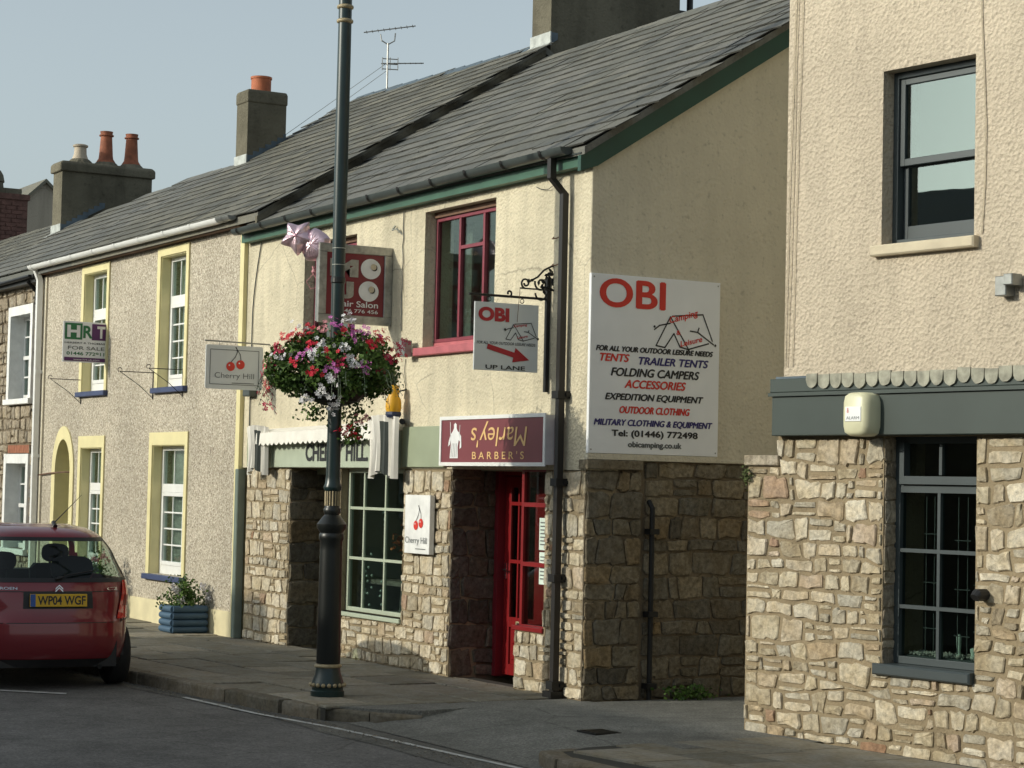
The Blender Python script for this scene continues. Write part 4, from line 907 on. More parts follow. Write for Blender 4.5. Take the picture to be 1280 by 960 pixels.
stack(sh, -20.9, -20.4, 1.62, 3.30, 6.0, 7.55, [(2.02, .36, .12, 'buff_pot', 'squat'), (2.50, .64, .12, 'old_terracotta', 'tall'), (2.98, .64, .12, 'old_terracotta', 'tall')], cap=.16, lead=2.35)
MB().box(FA, -20.6, -15.96, 4.5, 4.8, 0, 5).box(FA, -20.6, -20.5, .3, 4.5, 0, 5).build('back_wall', 'dark_mortar', sh); room(sh, FA, -20, -16, .4, 2.5, .2, 4.8)
# next house along and far roofs
nh = thing('terraced_house', 'terraced house beyond the three-pot chimney, showing only a weathered slate roof', 'house', (-24, 0, 0))
def plane2(x, y): return (x, y, 5.05+(y+.25)*.63)
m = MB(); a, b, c, d = plane2(-30, -.25), plane2(-20.45, -.25), plane2(-20.45, 2.35), plane2(-30, 2.35); m.add([a, b, c, d, (-20.45, 5.0, 5.05), (-30, 5.0, 5.05)], [(0, 1, 2, 3), (3, 2, 4, 5)]); ro = m.build('roof', 'old_slate', nh)
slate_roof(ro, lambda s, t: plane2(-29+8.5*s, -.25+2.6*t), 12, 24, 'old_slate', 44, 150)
MB().box(FA, -30, -20.62, 0, .3, -.15, 4.95).box(FA, -30, -20.62, 4.6, 4.9, -.15, 4.95).box(FA, -30, -29.8, .3, 4.6, -.15, 4.95).build('wall', 'brown_stone', nh)
# brick chimney and gable beyond
fc = thing('brick_house', 'house far left beyond the roofs with a dark brick chimney stack', 'house', (-30, 3, 0))
m = MB().box(FA, -34, -28.4, -.0, 6, -.1, 5.4).build('wall', 'brown_stone', fc); MB().add([(-34, 0, 5.3), (-28.2, 0, 5.3), (-28.2, 3, 6.9), (-34, 3, 6.9), (-34, 6, 5.3), (-28.2, 6, 5.3)], [(0, 1, 2, 3), (3, 2, 5, 4)]).build('roof', 'old_slate', fc)
st = MB().box(FA, -28.6, -28.0, 1.8, 3.32, 6.0, 7.78).box(FA, -28.62, -27.97, 1.75, 3.36, 7.78, 7.90).build('chimney', 'brick_stack', fc)
for i in range(11):
    for y0 in [1.8+.235*k+(.11 if i % 2 else 0) for k in range(6)]: MB().box(FA, -28.01, -27.985, y0+.01, min(y0+.22, 3.32), 6.75+i*.09, 6.825+i*.09).build('brick', 'brick_stack', st)
MB().box(FA, -28.55, -28.05, 1.8, 3.2, 7.9, 8.02).build('chimney_cap', 'stack_render', st)
MB().lathe((-28.3, 2.62, 8.0), [(.26, 0), (.24, .14), (.27, .16), (.24, .3), (.18, .4)], 12).build('chimney_pot', 'stack_render', st)
gh = thing('gabled_house', 'distant pale rendered house gable behind the brick chimney at far left', 'house', (-46, 9, 0))
def GH(u, d, z): return (-44.5-d, u, z)
MB().prism(GH, [(8.2, 0), (9.9, 0), (9.9, 9.6), (8.85, 10.55), (8.2, 9.98)], 0, 5).build('wall', 'far_render', gh)
MB().prism(GH, [(8.05, 9.80), (8.85, 10.55), (10.0, 9.5), (10.0, 9.6), (8.85, 10.66), (8.05, 9.90)], -.1, 5.4).build('roof', 'old_slate', gh)

# ================================================================== RIGHT BUILDING
rb = thing('corner_shop_building', 'rough cream rendered building with dark grey fascia over a rubble stone ground floor', 'building', (RO_[0], RO_[1], 0), rz=RA)
LWn = (1.475, 2.37, .62, 2.345); UWn = (1.415, 2.32, 3.79, 5.12)
lw = wall(RB, .0, 7.0, -.2, 2.12, [(LWn[0], LWn[1], LWn[2], 3)], .45); 
lw2 = wall(RB, .34, 7.0, 2.12, 2.36, [(LWn[0], LWn[1], 0, 2.345)], .45)
lwo = lw.build('stone_wall', 'mortar', rb); lw2.build('stone_wall', 'mortar', rb)
hole = [(LWn[0], LWn[1], .60, 3)]
cells = rubble(0, 3.4, -.08, 2.34, hole+[(-1, .33, 2.12, 3)], .135, (.8, 2.5), 61, .04, .30)
lay_stones(offs(RB, 0, 0, 0), cells, 'rubble_stone', lwo, 62, .015, .032, 300, key=lambda g: abs(g[0][0]-1.6))
c3 = rubble(3.4, 7.0, -.08, 2.34, [], .16, (.9, 2.3), 63, .03, .2); m = MB(); rg = random.Random(3)
for g in c3: stone_mesh(RB, g, rg, .02, .026, m)
m.build('stones', 'rubble_stone', lwo, kind='stuff')
# window reveal stones (sides)
RV = lambda u, d, z: RB(LWn[0]-d-.0, u, z)
lay_stones(RV, rubble(.0, .14, .62, 2.34, [], .14, (.8, 1.2), 64, .01, .1), 'brown_stone', lwo, 65, .010, .012)
MB().bbox(RB, -.02, .37, -.035, .4, 2.12, 2.20).build('coping_stone', 'brown_stone', rb); 
m = MB(); rg = random.Random(12)
uw = wall(RB, .39, 7.0, 2.361, 7.6, [UWn], .40).build('wall', 'roughcast', rb)
MB().box(RB, 0, .3, .451, 7, -.2, 2.1).box(RB, .39, .7, .401, 7, 2.36, 7.6).box(RB, 6.7, 7, .46, 7, -.2, 7.6).box(RB, .7, 6.7, 6.7, 7, -.2, 7.6).build('side_wall', 'gable_render', rb)
room(rb, RB, .8, 6.6, .46, 3.5, .1, 2.5); room(rb, RB, .8, 6.6, .41, 3.5, 3.1, 6.5, 'room_dark')
rf = MB(); rf.prism(lambda u, d, z: RB(d, u, z), [(-.3, 7.5), (-.3, 7.6), (3.5, 9.9), (7.3, 7.6), (7.3, 7.5), (3.5, 9.8)], .2, 7.2); rf.build('roof', 'slate', rb)
# fascia with scalloped lead
MB().bbox(RB, .36, 7.0, -.10, .0, 2.352, 2.66, .006).build('fascia_board', 'fascia_grey', rb)
MB().box(RB, .34, 7.0, -.125, .0, 2.662, 2.69).bbox(RB, .345, 7.0, -.11, .0, 2.692, 2.80, .006).build('fascia_cornice', 'fascia_grey', rb)
m = MB().box(RB, .37, 7.0, -.07, .0, 2.802, 2.82).build('lead_flashing', 'lead', rb)
k = 0; u = .76; rg = random.Random(2)
while u < 6.9:
    w_ = .125; N = 8; pts = [(u+.003, 2.825), (u+.003, 2.775)]+[(u+w_/2-(w_/2-.004)*math.cos(math.pi*j/N), 2.775-.062*math.sin(math.pi*j/N)) for j in range(1, N)]+[(u+w_-.003, 2.775), (u+w_-.003, 2.825)]
    z0 = rg.uniform(-.010, .007); pts = [(a+rg.uniform(-.003, .003), b+rg.uniform(-.003, .003)) for a, b in pts]; o = MB().prism(RB, [(a, b+z0) for a, b in pts], -.126+rg.uniform(-.003, .003), -.111).build('scalloped_tile', 'scallop', rb); u += w_+.002
# lower window
w = window(rb, RB, LWn[0]+.0, LWn[1], LWn[2]+.03, 2.35, .12, 'frame_grey', .055, hbars=((1.955, .055), 1.495, 1.075), vbars=((1.905, .70, 1.93), (1.915, 2.06, 2.29)), bw=.028, glass='glass_dark', depth=.07)
MB().box(RB, LWn[0]+.07, LWn[1]-.03, .09, .16, 1.99, 2.05).box(RB, LWn[0]+.07, LWn[0]+.115, .09, .16, 2.05, 2.30).box(RB, LWn[1]-.075, LWn[1]-.03, .09, .16, 2.05, 2.30).build('top_light', 'frame_grey', w)
MB().bbox(RB, LWn[0]-.05, LWn[1]+.0, -.06, .13, .565, .648, .012).build('sill', 'frame_grey', w)
m = MB()       # thin leaded bars standing just behind the glass
for x in (1.72, 1.80, 2.03, 2.12, 2.20): m.box(RB, x, x+.006, .20, .206, .75, 1.9)
for z in (1.62, 1.26, .92): m.box(RB, 1.70, 1.86, .20, .206, z, z+.006); m.box(RB, 2.0, 2.15, .20, .206, z-.04, z-.034); m.box(RB, 2.18, 2.30, .2, .206, z, z+.006)
m.build('inner_grille', 'frame_grey', w)
m = MB().box(RB, LWn[0]+.02, LWn[1]-.02, .195, .60, .55, .712).build('window_board', 'frame_grey', w)
m = MB(); rg = random.Random(6)
for i in range(420):
    x = rg.uniform(LWn[0]+.07, LWn[1]-.07); y = rg.uniform(.205, .40); s = rg.uniform(.006, .012); c = Vector(RB(x, y, .718+rg.uniform(0, .022)))
    m.add([c+Vector(v)*s for v in ((1, 0, 0), (-1, 0, 0), (0, 1, 0), (0, -1, 0), (0, 0, 1), (0, 0, -1))], [(0, 2, 4), (2, 1, 4), (1, 3, 4), (3, 0, 4), (2, 0, 5), (1, 2, 5), (3, 1, 5), (0, 3, 5)])
m.build('white_pebbles', 'stone_chip', None, 'layer of small white pebbles spread along the inner sill of the stone building window', 'pebbles', kind='stuff')
for (x, z, r, h, nm, lb) in ((1.98, .72, .020, .17, 'ornament', 'tall thin pale glass ornament on the pebbles'), (2.12, .72, .024, .08, 'ornament', 'short pale candle jar on the pebbles beside the tall ornament')):
    c = RB(x, .28, z); MB().lathe(c, [(r, 0), (r*1.1, .01), (r*.7, h*.3), (r*1.0, h*.6), (r*1.05, h*.9), (r*.5, h)], 10).build(nm, 'ornament', None, lb, 'ornament', smooth=50)
sc_ = MB(); c = Vector(RB(2.25, .27, .72)); sc_.add([c+Vector(v) for v in ((-.05, -.02, 0), (.05, -.02, 0), (.05, .03, 0), (-.05, .03, 0), (-.07, -.02, .08), (.0, -.02, .15), (.06, .02, .12), (-.02, .05, .10))], [(0, 1, 5, 4), (1, 2, 6, 5), (2, 3, 7, 6), (3, 0, 4, 7), (4, 5, 6, 7), (0, 3, 2, 1)])
sc_.build('seashell', 'ornament', None, 'large pale shell-like ornament at the right end of the pebbled window sill', 'ornament')
# upper window: sliding sash
u0, u1, z0, z1 = UWn; d = .115; w = MB(); F_ = RB
w.box(F_, u0, u0+.05, d, d+.12, z0, z1).box(F_, u1-.05, u1, d, d+.12, z0, z1).box(F_, u0+.05, u1-.05, d, d+.119, z1-.05, z1).box(F_, u0+.05, u1-.05, d, d+.119, z0, z0+.05)
wo = w.build('window', 'frame_grey', rb, bevel=.005); zm = 4.43
def sash(a, b, c, e, dd, nm, br=.05):
    m = MB().box(F_, a, a+.045, dd, dd+.04, c, e).box(F_, b-.045, b, dd, dd+.04, c, e).box(F_, a+.045, b-.045, dd, dd+.039, e-.045, e).box(F_, a+.045, b-.045, dd, dd+.039, c, c+br)
    o = m.build('sash', 'frame_grey', wo, bevel=.004); return o
sash(u0+.055, u1-.055, zm-.03, z1-.055, d+.02, 'upper', .055); MB().box(F_, u0+.10, u1-.10, d+.038, d+.043, zm+.02, z1-.10).build('pane', 'glass_sky', wo)
sash(u0+.055, u1-.055, z0+.055, zm+.005, d+.065, 'lower', .10); MB().box(F_, u0+.10, u1-.10, d+.082, d+.087, z0+.15, zm-.04).build('pane', 'glass_sky', wo)
MB().bbox(F_, u0-.06, u1+.05, -.07, .114, z0-.085, z0-.002, .012).build('sill', 'stone_sill', wo)
m = MB().box(RB, 2.16, 2.24, .5, .56, 3.95, 4.06).build('interior_ornament', 'terracotta', rb)
m = MB(); rg = random.Random(4)
for x in (.47, .50, .55): m.tube([RB(x+.03*(k/12)+rg.uniform(-.006, .006)-.06*(1-k/12), -.012, 2.9+k*.38) for k in range(13)], .004, 4)
m.tube([RB(2.40+.03*math.sin(k), -.012, 3.8+k*.4) for k in range(9)], .005, 4)
m.build('cable', 'stone_sill', rb)
ef = MB().bbox(RB, 2.60, 2.70, -.10, -.0, 3.33, 3.47, .006).bbox(RB, 2.70, 2.78, -.13, -.02, 3.40, 3.48, .006); ef.build('wall_floodlight', 'grey_metal', None, 'grey metal floodlight fixed to the rough cream wall at the right edge', 'light')
vp = MB(); vp.tube([RB(2.47, .02, 1.21), RB(2.47, -.10, 1.21), RB(2.47, -.12, 1.19)], [.045, .045, .035], 10).build('vent_pipe', 'black_plastic', rb)
# alarm box, softly rounded, chamfered towards the street
al = thing('alarm_box', 'cream plastic alarm box with a white label on the dark grey fascia', 'alarm', RB(1.47, -.10, 2.5))
ux, uz = 1.37, 2.505
m = MB(); prof = []
rings = []
for (d_, hw, hh_) in ((-.10, .135, .165), (-.20, .133, .165), (-.235, .115, .155), (-.25, .09, .135)):
    ring = []
    for k in range(24):
        a = 2*math.pi*k/24; ca, sa = math.cos(a), math.sin(a); f = (abs(ca)**5+abs(sa)**5)**(-1/5); ring.append(RB(ux+.02+hw*ca*f, d_, uz+hh_*sa*f))
    rings.append(ring)
v = [p for r_ in rings for p in r_]; fs = [(i*24+k, i*24+(k+1) % 24, (i+1)*24+(k+1) % 24, (i+1)*24+k) for i in range(3) for k in range(24)]+[tuple(72+k for k in range(24))]
m.add(v, fs); m.build('cover', 'alarm', al, smooth=45)
MB().bbox(RB, ux-.06, ux+.10, -.256, -.249, uz-.055, uz+.055, .002).build('label', 'sign_white', al)
text(RB, 'ALARM', ux-.045, uz-.04, .13, .022, 'grey_text', al, -.2575); text(RB, '&', ux-.04, uz+.01, .02, .035, 'red_text', al, -.2575)

# ================================================================== SIGNS
def HG(x): return lambda u, d, z: (x-d, u, z)     # board square to the street, face towards +x
def tent(fr, u, z, w, h, mat, parent, d, words=True, lw=.012):
    P = lambda a, b: (u+a*w, z+b*h)
    m = MB()
    for pl_ in ([(.30, .88), (.08, .06), (.22, .02), (.36, .42), (.46, .06), (.60, .0), (.30, .88)], [(.33, .90), (.82, 1.0), (.98, .28)], [(.60, .0), (.62, .02), (.92, .20)], [(.30, .70), (.13, .62), (.05, .50)], [(.62, .52), (.74, .50), (.76, .62)], [(.74, .50), (1.0, .18)]):
        strip(fr, [P(*q) for q in pl_], lw, d, m)
    disc(fr, *P(.05, .58), .012, .012, d-.0005, 10, m); disc(fr, *P(1.03, .16), .012, .012, d-.0005, 10, m)
    m.build('tent_drawing', mat, parent, recalc=False)
bigs = thing('advertising_board', 'large white camping shop board with coloured lettering on the shaded side wall', 'sign', (.02, .7, 2.2))
BG = lambda u, d, z: (.035-d, u, z)
u0, u1, z0, z1 = -.01, 1.415, 2.225, 3.85
MB().bbox(BG, u0, u1, 0, .035, z0, z1, .004).build('board', 'sign_white', bigs)
MB().box(BG, u0, u1, .002, .06, z0-.055, z0-.002).build('board_rail', 'gable_render', bigs)
d = -.003
W_ = u1-u0; H_ = z1-z0
def bt(s, a, b, c, e, mat, bold=.010, shear=.25, sl=-.0): text(BG, s, u0+a*W_, z0+b*H_, c*W_, e*H_, mat, bigs, d, bold=0, shear=shear, slant=sl, heavy=.0045 if s != 'OBI' else .012)
bt('OBI', .07, .82, .49, .155, 'red_text', .045, 0)
tent(BG, u0+.46*W_, z0+.605*H_, .49*W_, .205*H_, 'black_text', bigs, d, lw=.013)
text(BG, 'Camping', u0+.60*W_, z0+.735*H_, .22*W_, .05*H_, 'red_text', bigs, d-.001, bold=.02, slant=.28); text(BG, '&', u0+.655*W_, z0+.685*H_, .035*W_, .026*H_, 'red_text', bigs, d-.001, bold=.02); text(BG, 'Leisure', u0+.69*W_, z0+.618*H_, .17*W_, .032*H_, 'red_text', bigs, d-.001, bold=.02, slant=.25)
bt('FOR ALL YOUR OUTDOOR LEISURE NEEDS', .045, .572, .90, .028, 'black_text', .01)
bt('TENTS', .075, .515, .22, .042, 'red_text'); bt('TRAILER TENTS', .37, .505, .54, .042, 'blue_text')
bt('FOLDING CAMPERS', .16, .435, .68, .045, 'black_text'); bt('ACCESSORIES', .265, .370, .47, .045, 'red_text')
bt('EXPEDITION EQUIPMENT', .12, .295, .755, .042, 'black_text'); bt('OUTDOOR CLOTHING', .23, .228, .54, .038, 'red_text')
bt('MILITARY CLOTHING & EQUIPMENT', .04, .152, .91, .040, 'blue_text'); bt('Tel: (01446) 772498', .175, .088, .66, .045, 'black_text', .012, 0); bt('obicamping.co.uk', .30, .030, .41, .040, 'grey_text', .0, 0)
mm = MB()
for a, b in ((.02, .02), (.98, .02), (.02, .98), (.98, .98)): disc(BG, u0+a*W_, z0+b*H_, .008, .008, d, 8, mm)
mm.build('screw', 'grey_metal', bigs, recalc=False)
# hanging OBI sign and its wrought bracket
XO = -.70; HF = HG(XO)
ob = thing('hanging_sign', 'small square white hanging sign with a red arrow pointing up the lane', 'sign', (XO, -.45, 2.97))
MB().bbox(HF, -.80, -.125, -.008, .008, 2.965, 3.59, .002).build('board', 'sign_grey', ob)
d = -.012
text(HF, 'OBI', -.765, 3.415, .325, .13, 'dark_red_text', ob, d, bold=.05)
tent(HF, -.50, 3.25, .36, .17, 'black_text', ob, d, lw=.007); text(HF, 'Camping', -.39, 3.365, .14, .03, 'dark_red_text', ob, d-.001, bold=.02, slant=.15); text(HF, 'Leisure', -.35, 3.265, .11, .025, 'dark_red_text', ob, d-.001, bold=.02, slant=.2)
text(HF, 'FOR ALL YOUR OUTDOOR LEISURE NEEDS', -.775, 3.205, .62, .026, 'black_text', ob, d, bold=.01, shear=.2)
m = MB(); A = Vector((-.665, 3.185)); B = Vector((-.255, 2.985+.08)); dr_ = (Vector((-.255, 3.085))-A).normalized(); nn_ = Vector((-dr_.y, dr_.x)); L = .46; hw = .024
q = [A+nn_*hw, A+dr_*(L-.17)+nn_*hw, A+dr_*(L-.17)+nn_*.070, A+dr_*L, A+dr_*(L-.17)-nn_*.070, A+dr_*(L-.17)-nn_*hw, A-nn_*hw]
m.face([HF(p.x, d, p.y) for p in q]); m.build('arrow', 'dark_red_text', ob, recalc=False)
text(HF, 'UP LANE', -.68, 2.978, .42, .038, 'black_text', ob, d, bold=.02)
br = thing('sign_bracket', 'black wrought iron scroll bracket with leaf scrolls holding the red arrow sign', 'bracket', (XO, 0, 3.3))
MB().bbox(HF, -.045, -.008, -.02, .02, 2.79, 3.86, .004).build('wall_bar', 'iron', br)
MB().tube([HF(-.01, 0, 3.655), HF(-.86, 0, 3.655)], .012, 8).build('arm', 'iron', br)
MB().tube([HF(-.36, -.06, 3.735), HF(.0, -.06, 3.735), HF(.25, -.25, 3.735)], .008, 6).build('arm', 'iron', br)
def scroll(cx, cz, r, a0, a1, k=1.0, n=18, r1=None): return [(cx+(r+((r1 if r1 is not None else r*.35)-r)*i/n)*math.cos(a0+(a1-a0)*i/n), cz+(r+((r1 if r1 is not None else r*.35)-r)*i/n)*math.sin(a0+(a1-a0)*i/n)) for i in range(n+1)]
for sp in (scroll(-.295, 3.785, .05, math.pi*1.5, math.pi*-1.0), scroll(-.13, 3.79, .07, math.pi*.9, math.pi*3.1), scroll(.03, 3.81, .085, math.pi*1.1, math.pi*3.6), [(-.26, 3.80), (-.17, 3.85), (-.10, 3.92), (-.02, 3.96), (.05, 3.96), (.10, 3.945)], scroll(-.47, 3.68, .03, -1.2, 4.0), scroll(-.13, 3.70, .06, math.pi, 2*math.pi, r1=.06)):
    MB().tube([HF(u, -.05, z) for u, z in sp], .0095, 5).build('scroll', 'iron', br)
rg = random.Random(77); lf = MB()
for i in range(46):
    u, z = rg.choice([(-.13, 3.79), (.03, 3.81), (-.03, 3.90), (.06, 3.90), (-.07, 3.86), (-.25, 3.80), (.08, 3.93), (-.10, 3.74)]); u += rg.uniform(-.03, .03); z += rg.uniform(-.03, .03); a = rg.uniform(0, 6.28); s = rg.uniform(.018, .036)
    lf.face([HF(u+s*math.cos(a), -.05+rg.uniform(-.02, .02), z+s*math.sin(a)), HF(u+s*.5*math.cos(a+1.6), -.05, z+s*.5*math.sin(a+1.6)), HF(u-s*math.cos(a), -.06, z-s*math.sin(a)), HF(u+s*.5*math.cos(a-1.6), -.05, z+s*.5*math.sin(a-1.6))])
lf.build('iron_leaves', 'iron', br, recalc=False, kind='stuff')
m = MB()
for u in (-.65, -.30): m.tube([HF(u+.02*math.cos(t), 0, 3.62+.02*math.sin(t)) for t in [k*math.pi/5 for k in range(10)]], .004, 4, True)
m.build('hook', 'iron', br)
m = MB().tube([HF(-.36, -.06, 3.735), HF(-.36, -.02, 3.42)], .003, 4).build('chain', 'brown_wood', br)

# hair salon box sign
XH = -4.0; HS = lambda u, d, z: (XH-d, u-.062, z-.012)
hs_ = thing('hair_salon_sign', 'square maroon hair salon sign with a metal frame and two round white eyes', 'sign', (XH, -.4, 3.6))
MB().box(HS, -.79, .0, .0, .07, 3.61, 4.41).build('sign_box', 'grey_metal', hs_)
a, b, c, e = -.80, .06, 3.595, 4.43; m = MB(); f = .090
m.bbox(HS, a, b-.0, -.03, -.0, c, c+f, .006).bbox(HS, a, b, -.03, .0, e-f, e, .006).bbox(HS, a, a+f, -.032, -.002, c+f, e-f, .006).bbox(HS, b-f-.005, b, -.032, -.002, c+f, e-f, .006); m.build('sign_frame', 'brushed', hs_)
MB().box(HS, a+f-.01, b-f+.01, -.012, -.001, c+f-.01, e-f+.01).build('panel', 'maroon', hs_)
d = -.02
text(HS, 'M', -.67, 4.09, .33, .185, 'brushed', hs_, d, bold=.07); text(HS, 'J', -.53, 3.86, .14, .18, 'brushed', hs_, d, bold=.07)
for (u, z) in ((-.195, 4.19), (-.215, 3.95)):
    m = disc(HS, u, z, .118, .108, d, 28); m.build('eye', 'white_text', hs_, recalc=False); m = disc(HS, u+.040, z+.015, .036, .036, d-.004, 16); m.build('pupil', 'black_text', hs_, recalc=False); m = disc(HS, u+.028, z+.022, .034, .034, d-.008, 16); m.build('pupil_disc', 'stone_sill', hs_, recalc=False)
text(HS, 'Hair Salon', -.60, 3.775, .50, .065, 'white_text', hs_, d, bold=.012); text(HS, '01446 776 456', -.62, 3.715, .52, .038, 'white_text', hs_, d, bold=.01)
MB().box(HS, .0, .06, .02, .06, 3.7, 4.35).build('bracket', 'grey_metal', hs_)
# cherry hanging sign
XC = -7.2; CF = lambda u, d, z: (XC-d, u-.097, z-.035)
chs = thing('hanging_sign', 'small pale grey hanging sign with two red cherries on a white wall arm', 'sign', (XC, -.4, 3))
def rrect(fr, u0, u1, z0, z1, d, r=.02, th=.0):
    pts = []
    for cx, cz, a0 in ((u1-r, z1-r, 0), (u0+r, z1-r, 90), (u0+r, z0+r, 180), (u1-r, z0+r, 270)): pts += [(cx+r*math.cos(R(a0+k*22.5)), cz+r*math.sin(R(a0+k*22.5))) for k in range(5)]
    return pts
MB().prism(CF, rrect(CF, -.715, .01, 3.02, 3.54, 0, .025), -.008, .008).build('board', 'sign_grey', chs)
d = -.012
def cherries(fr, u, z, s, par, d, m1='red_text', m2='black_text'):
    m = disc(fr, u-.11*s, z, .105*s, .105*s, d, 22); disc(fr, u+.13*s, z+.05*s, .105*s, .105*s, d, 22, m); m.build('cherries', m1, par, recalc=False)
    m = MB(); disc(fr, u-.14*s, z+.03*s, .02*s, .02*s, d-.001, 8, m); disc(fr, u+.10*s, z+.08*s, .02*s, .02*s, d-.001, 8, m); m.build('highlight', 'white_text', par, recalc=False)
    m = strip(fr, [(u-.10*s, z+.10*s), (u+.0*s, z+.22*s), (u+.05*s, z+.34*s), (u+.02*s, z+.44*s)], .016*s, d); strip(fr, [(u+.14*s, z+.15*s), (u+.12*s, z+.28*s), (u+.05*s, z+.38*s), (u+.0, z+.44*s)], .016*s, d, m); m.build('stalks', m2, par, recalc=False)
m = MB(); fr_ = [(-.66, 3.075), (-.66, 3.485), (-.045, 3.485), (-.045, 3.075), (-.66, 3.075)]; strip(CF, fr_, .007, d, m); m.build('border_line', 'grey_text', chs, recalc=False)
cherries(CF, -.345, 3.29, .52, chs, d); text(CF, 'Cherry Hill', -.60, 3.13, .50, .085, 'grey_text', chs, d, bold=-.005)
m = strip(CF, [(-.38, 3.095), (-.10, 3.095)], .008, d); m.build('underline', 'grey_text', chs, recalc=False)
MB().tube([CF(.095, 0, 3.575), CF(-.73, 0, 3.585)], .010, 6).build('arm', 'tv_metal', chs)
m = MB(); [m.tube([CF(u, 0, 3.58), CF(u, 0, 3.53)], .004, 4) for u in (-.55, -.12)]; m.build('hook', 'tv_metal', chs)
# re-hang: the arm is fixed to the wall face at y=0, board out over the pavement
# estate agent board
XS = -13.0; SF = HG(XS)
fs_ = thing('estate_agent_board', 'estate agent for sale board with green and purple letters on the pebbledashed house', 'sign', (XS, -.3, 3.5))
u0, u1, z0, z1 = -.52, .17-.02, 3.54, 4.12; 
u0, u1 = -.67, .15
MB().bbox(SF, u0, -.03, -.006, .006, z0, z1, .002).build('board', 'sign_white', fs_); d = -.010; u1 = -.03; W_ = u1-u0; H_ = z1-z0
def pb(a, b, c, e, mat, dd=d): MB().face([SF(u0+a*W_, dd, z0+b*H_), SF(u0+c*W_, dd, z0+b*H_), SF(u0+c*W_, dd, z0+e*H_), SF(u0+a*W_, dd, z0+e*H_)]).build('colour_block', mat, fs_, recalc=False)
pb(.04, .56, .44, .96, 'green_text'); pb(.66, .56, .99, .96, 'purple_text')
for s, a, w_ in (('H', .09, .30), ('T', .78, .19)): text(SF, s, u0+a*W_, z0+.61*H_, w_*W_, .30*H_, 'white_text', fs_, d-.001, bold=.04)
text(SF, 'R', u0+.46*W_, z0+.60*H_, .22*W_, .31*H_, 'green_text', fs_, d-.0015, bold=.03)
text(SF, 'HERBERT R THOMAS', u0+.04*W_, z0+.455*H_, .93*W_, .045*H_, 'grey_text', fs_, d, bold=.02); text(SF, 'FOR SALE', u0+.12*W_, z0+.31*H_, .84*W_, .085*H_, 'grey_text', fs_, d, bold=.01)
text(SF, '01446 772911', u0+.09*W_, z0+.175*H_, .87*W_, .085*H_, 'green_text', fs_, d, bold=.02); pb(.04, .03, .99, .12, 'purple_text'); text(SF, 'www.hrt.uk.com', u0+.25*W_, z0+.05*H_, .6*W_, .045*H_, 'white_text', fs_, d-.001)
MB().box(SF, -.03, .0, -.01, .02, z0+.02, z1-.02).build('batten', 'brown_wood', fs_)
# little iron brackets on the pebbledash
for i, (x, lb) in enumerate(((-14.05, 'iron plant bracket on the pebbledash under the left upper window'), (-11.05, 'iron plant bracket beside the left edge of the right upper window'), (-9.95, 'iron plant bracket in front of the right upper window'))):
    m = MB(); y0 = -.03; m.tube([(x, y0, 2.98), (x, y0, 3.36)], .007, 5).tube([(x, y0, 3.34), (x, -.50, 3.34)], .006, 5).tube([(x, y0, 3.0), (x, -.22, 3.16), (x, -.50, 3.34)], .005, 5)
    m.tube([(x, -.50+.03*math.cos(t), 3.36+.03*math.sin(t)) for t in [k*.7 for k in range(7)]], .005, 4)
    m.build('iron_bracket', 'iron', None, lb, 'bracket', 'empty iron brackets on the pebbledash')
# barber box sign
bs = thing('barber_sign', 'maroon framed barber sign with a white robed figure and gold lettering', 'sign', (-1.55, -.1, 2.12))
MB().box(FA, -2.56, -.53, -.12, -.012, 2.115, 2.575).build('sign_box', 'white_paint', bs); D = -.135
m = MB().box(FA, -2.575, -.515, D, -.121, 2.10, 2.135).box(FA, -2.575, -.515, D, -.121, 2.555, 2.59).box(FA, -2.575, -2.54, D, -.121, 2.135, 2.555).box(FA, -.55, -.515, D, -.121, 2.135, 2.555).build('sign_frame', 'white_upvc', bs)
MB().box(FA, -2.54, -.55, -.125, -.121, 2.135, 2.555).build('panel', 'marley', bs); d = -.129
text(FA, "Marley's", -1.93, 2.28, 1.08, .25, 'gold_text', bs, d, rot=1, shear=.15, bold=.0)
text(FA, "B A R B E R ' S", -1.90, 2.165, 1.00, .075, 'gold_text', bs, d, bold=.008)
fig = MB(); q = [(0, 0), (.18, 0), (.17, .12), (.19, .20), (.22, .18), (.21, .10), (.25, .12), (.24, .24), (.20, .28), (.16, .30), (.14, .33), (.14, .37), (.11, .39), (.08, .37), (.085, .33), (.05, .29), (.01, .26), (-.03, .18), (-.04, .13), (0, .15), (.02, .2), (.02, .12)]
cx_, cz_ = -2.36, 2.175
fig.face([FA(cx_+u*.95, d, cz_+z*.9) for u, z in q]); strip(FA, [(cx_+.01, 2.39), (cx_-.0, 2.53)], .010, d, fig); strip(FA, [(cx_+.19, 2.39), (cx_+.20, 2.50)], .008, d, fig); fig.build('robed_figure', 'white_text', bs, recalc=False)
fg = MB(); [strip(FA, [(cx_+.03+.035*k, 2.19), (cx_+.05+.03*k, 2.32)], .006, d-.001, fg) for k in range(4)]; fg.build('figure_folds', 'grey_text', bs, recalc=False)
# cherry board on the pier
cbd = thing('wall_sign', 'upright white cherry sign fixed to the stone pier beside the shop window', 'sign', (-3.1, -.05, 1.2))
MB().bbox(FA, -3.405, -2.855, -.075, -.02, 1.20, 1.80, .004).build('board', 'white_paint', cbd); cherries(FA, -3.10, 1.49, .46, cbd, -.079)
text(FA, 'Cherry Hill', -3.38, 1.285, .48, .085, 'grey_text', cbd, -.079, bold=-.005); m = strip(FA, [(-3.15, 1.25), (-2.93, 1.25)], .008, -.079); m.build('underline', 'grey_text', cbd, recalc=False)
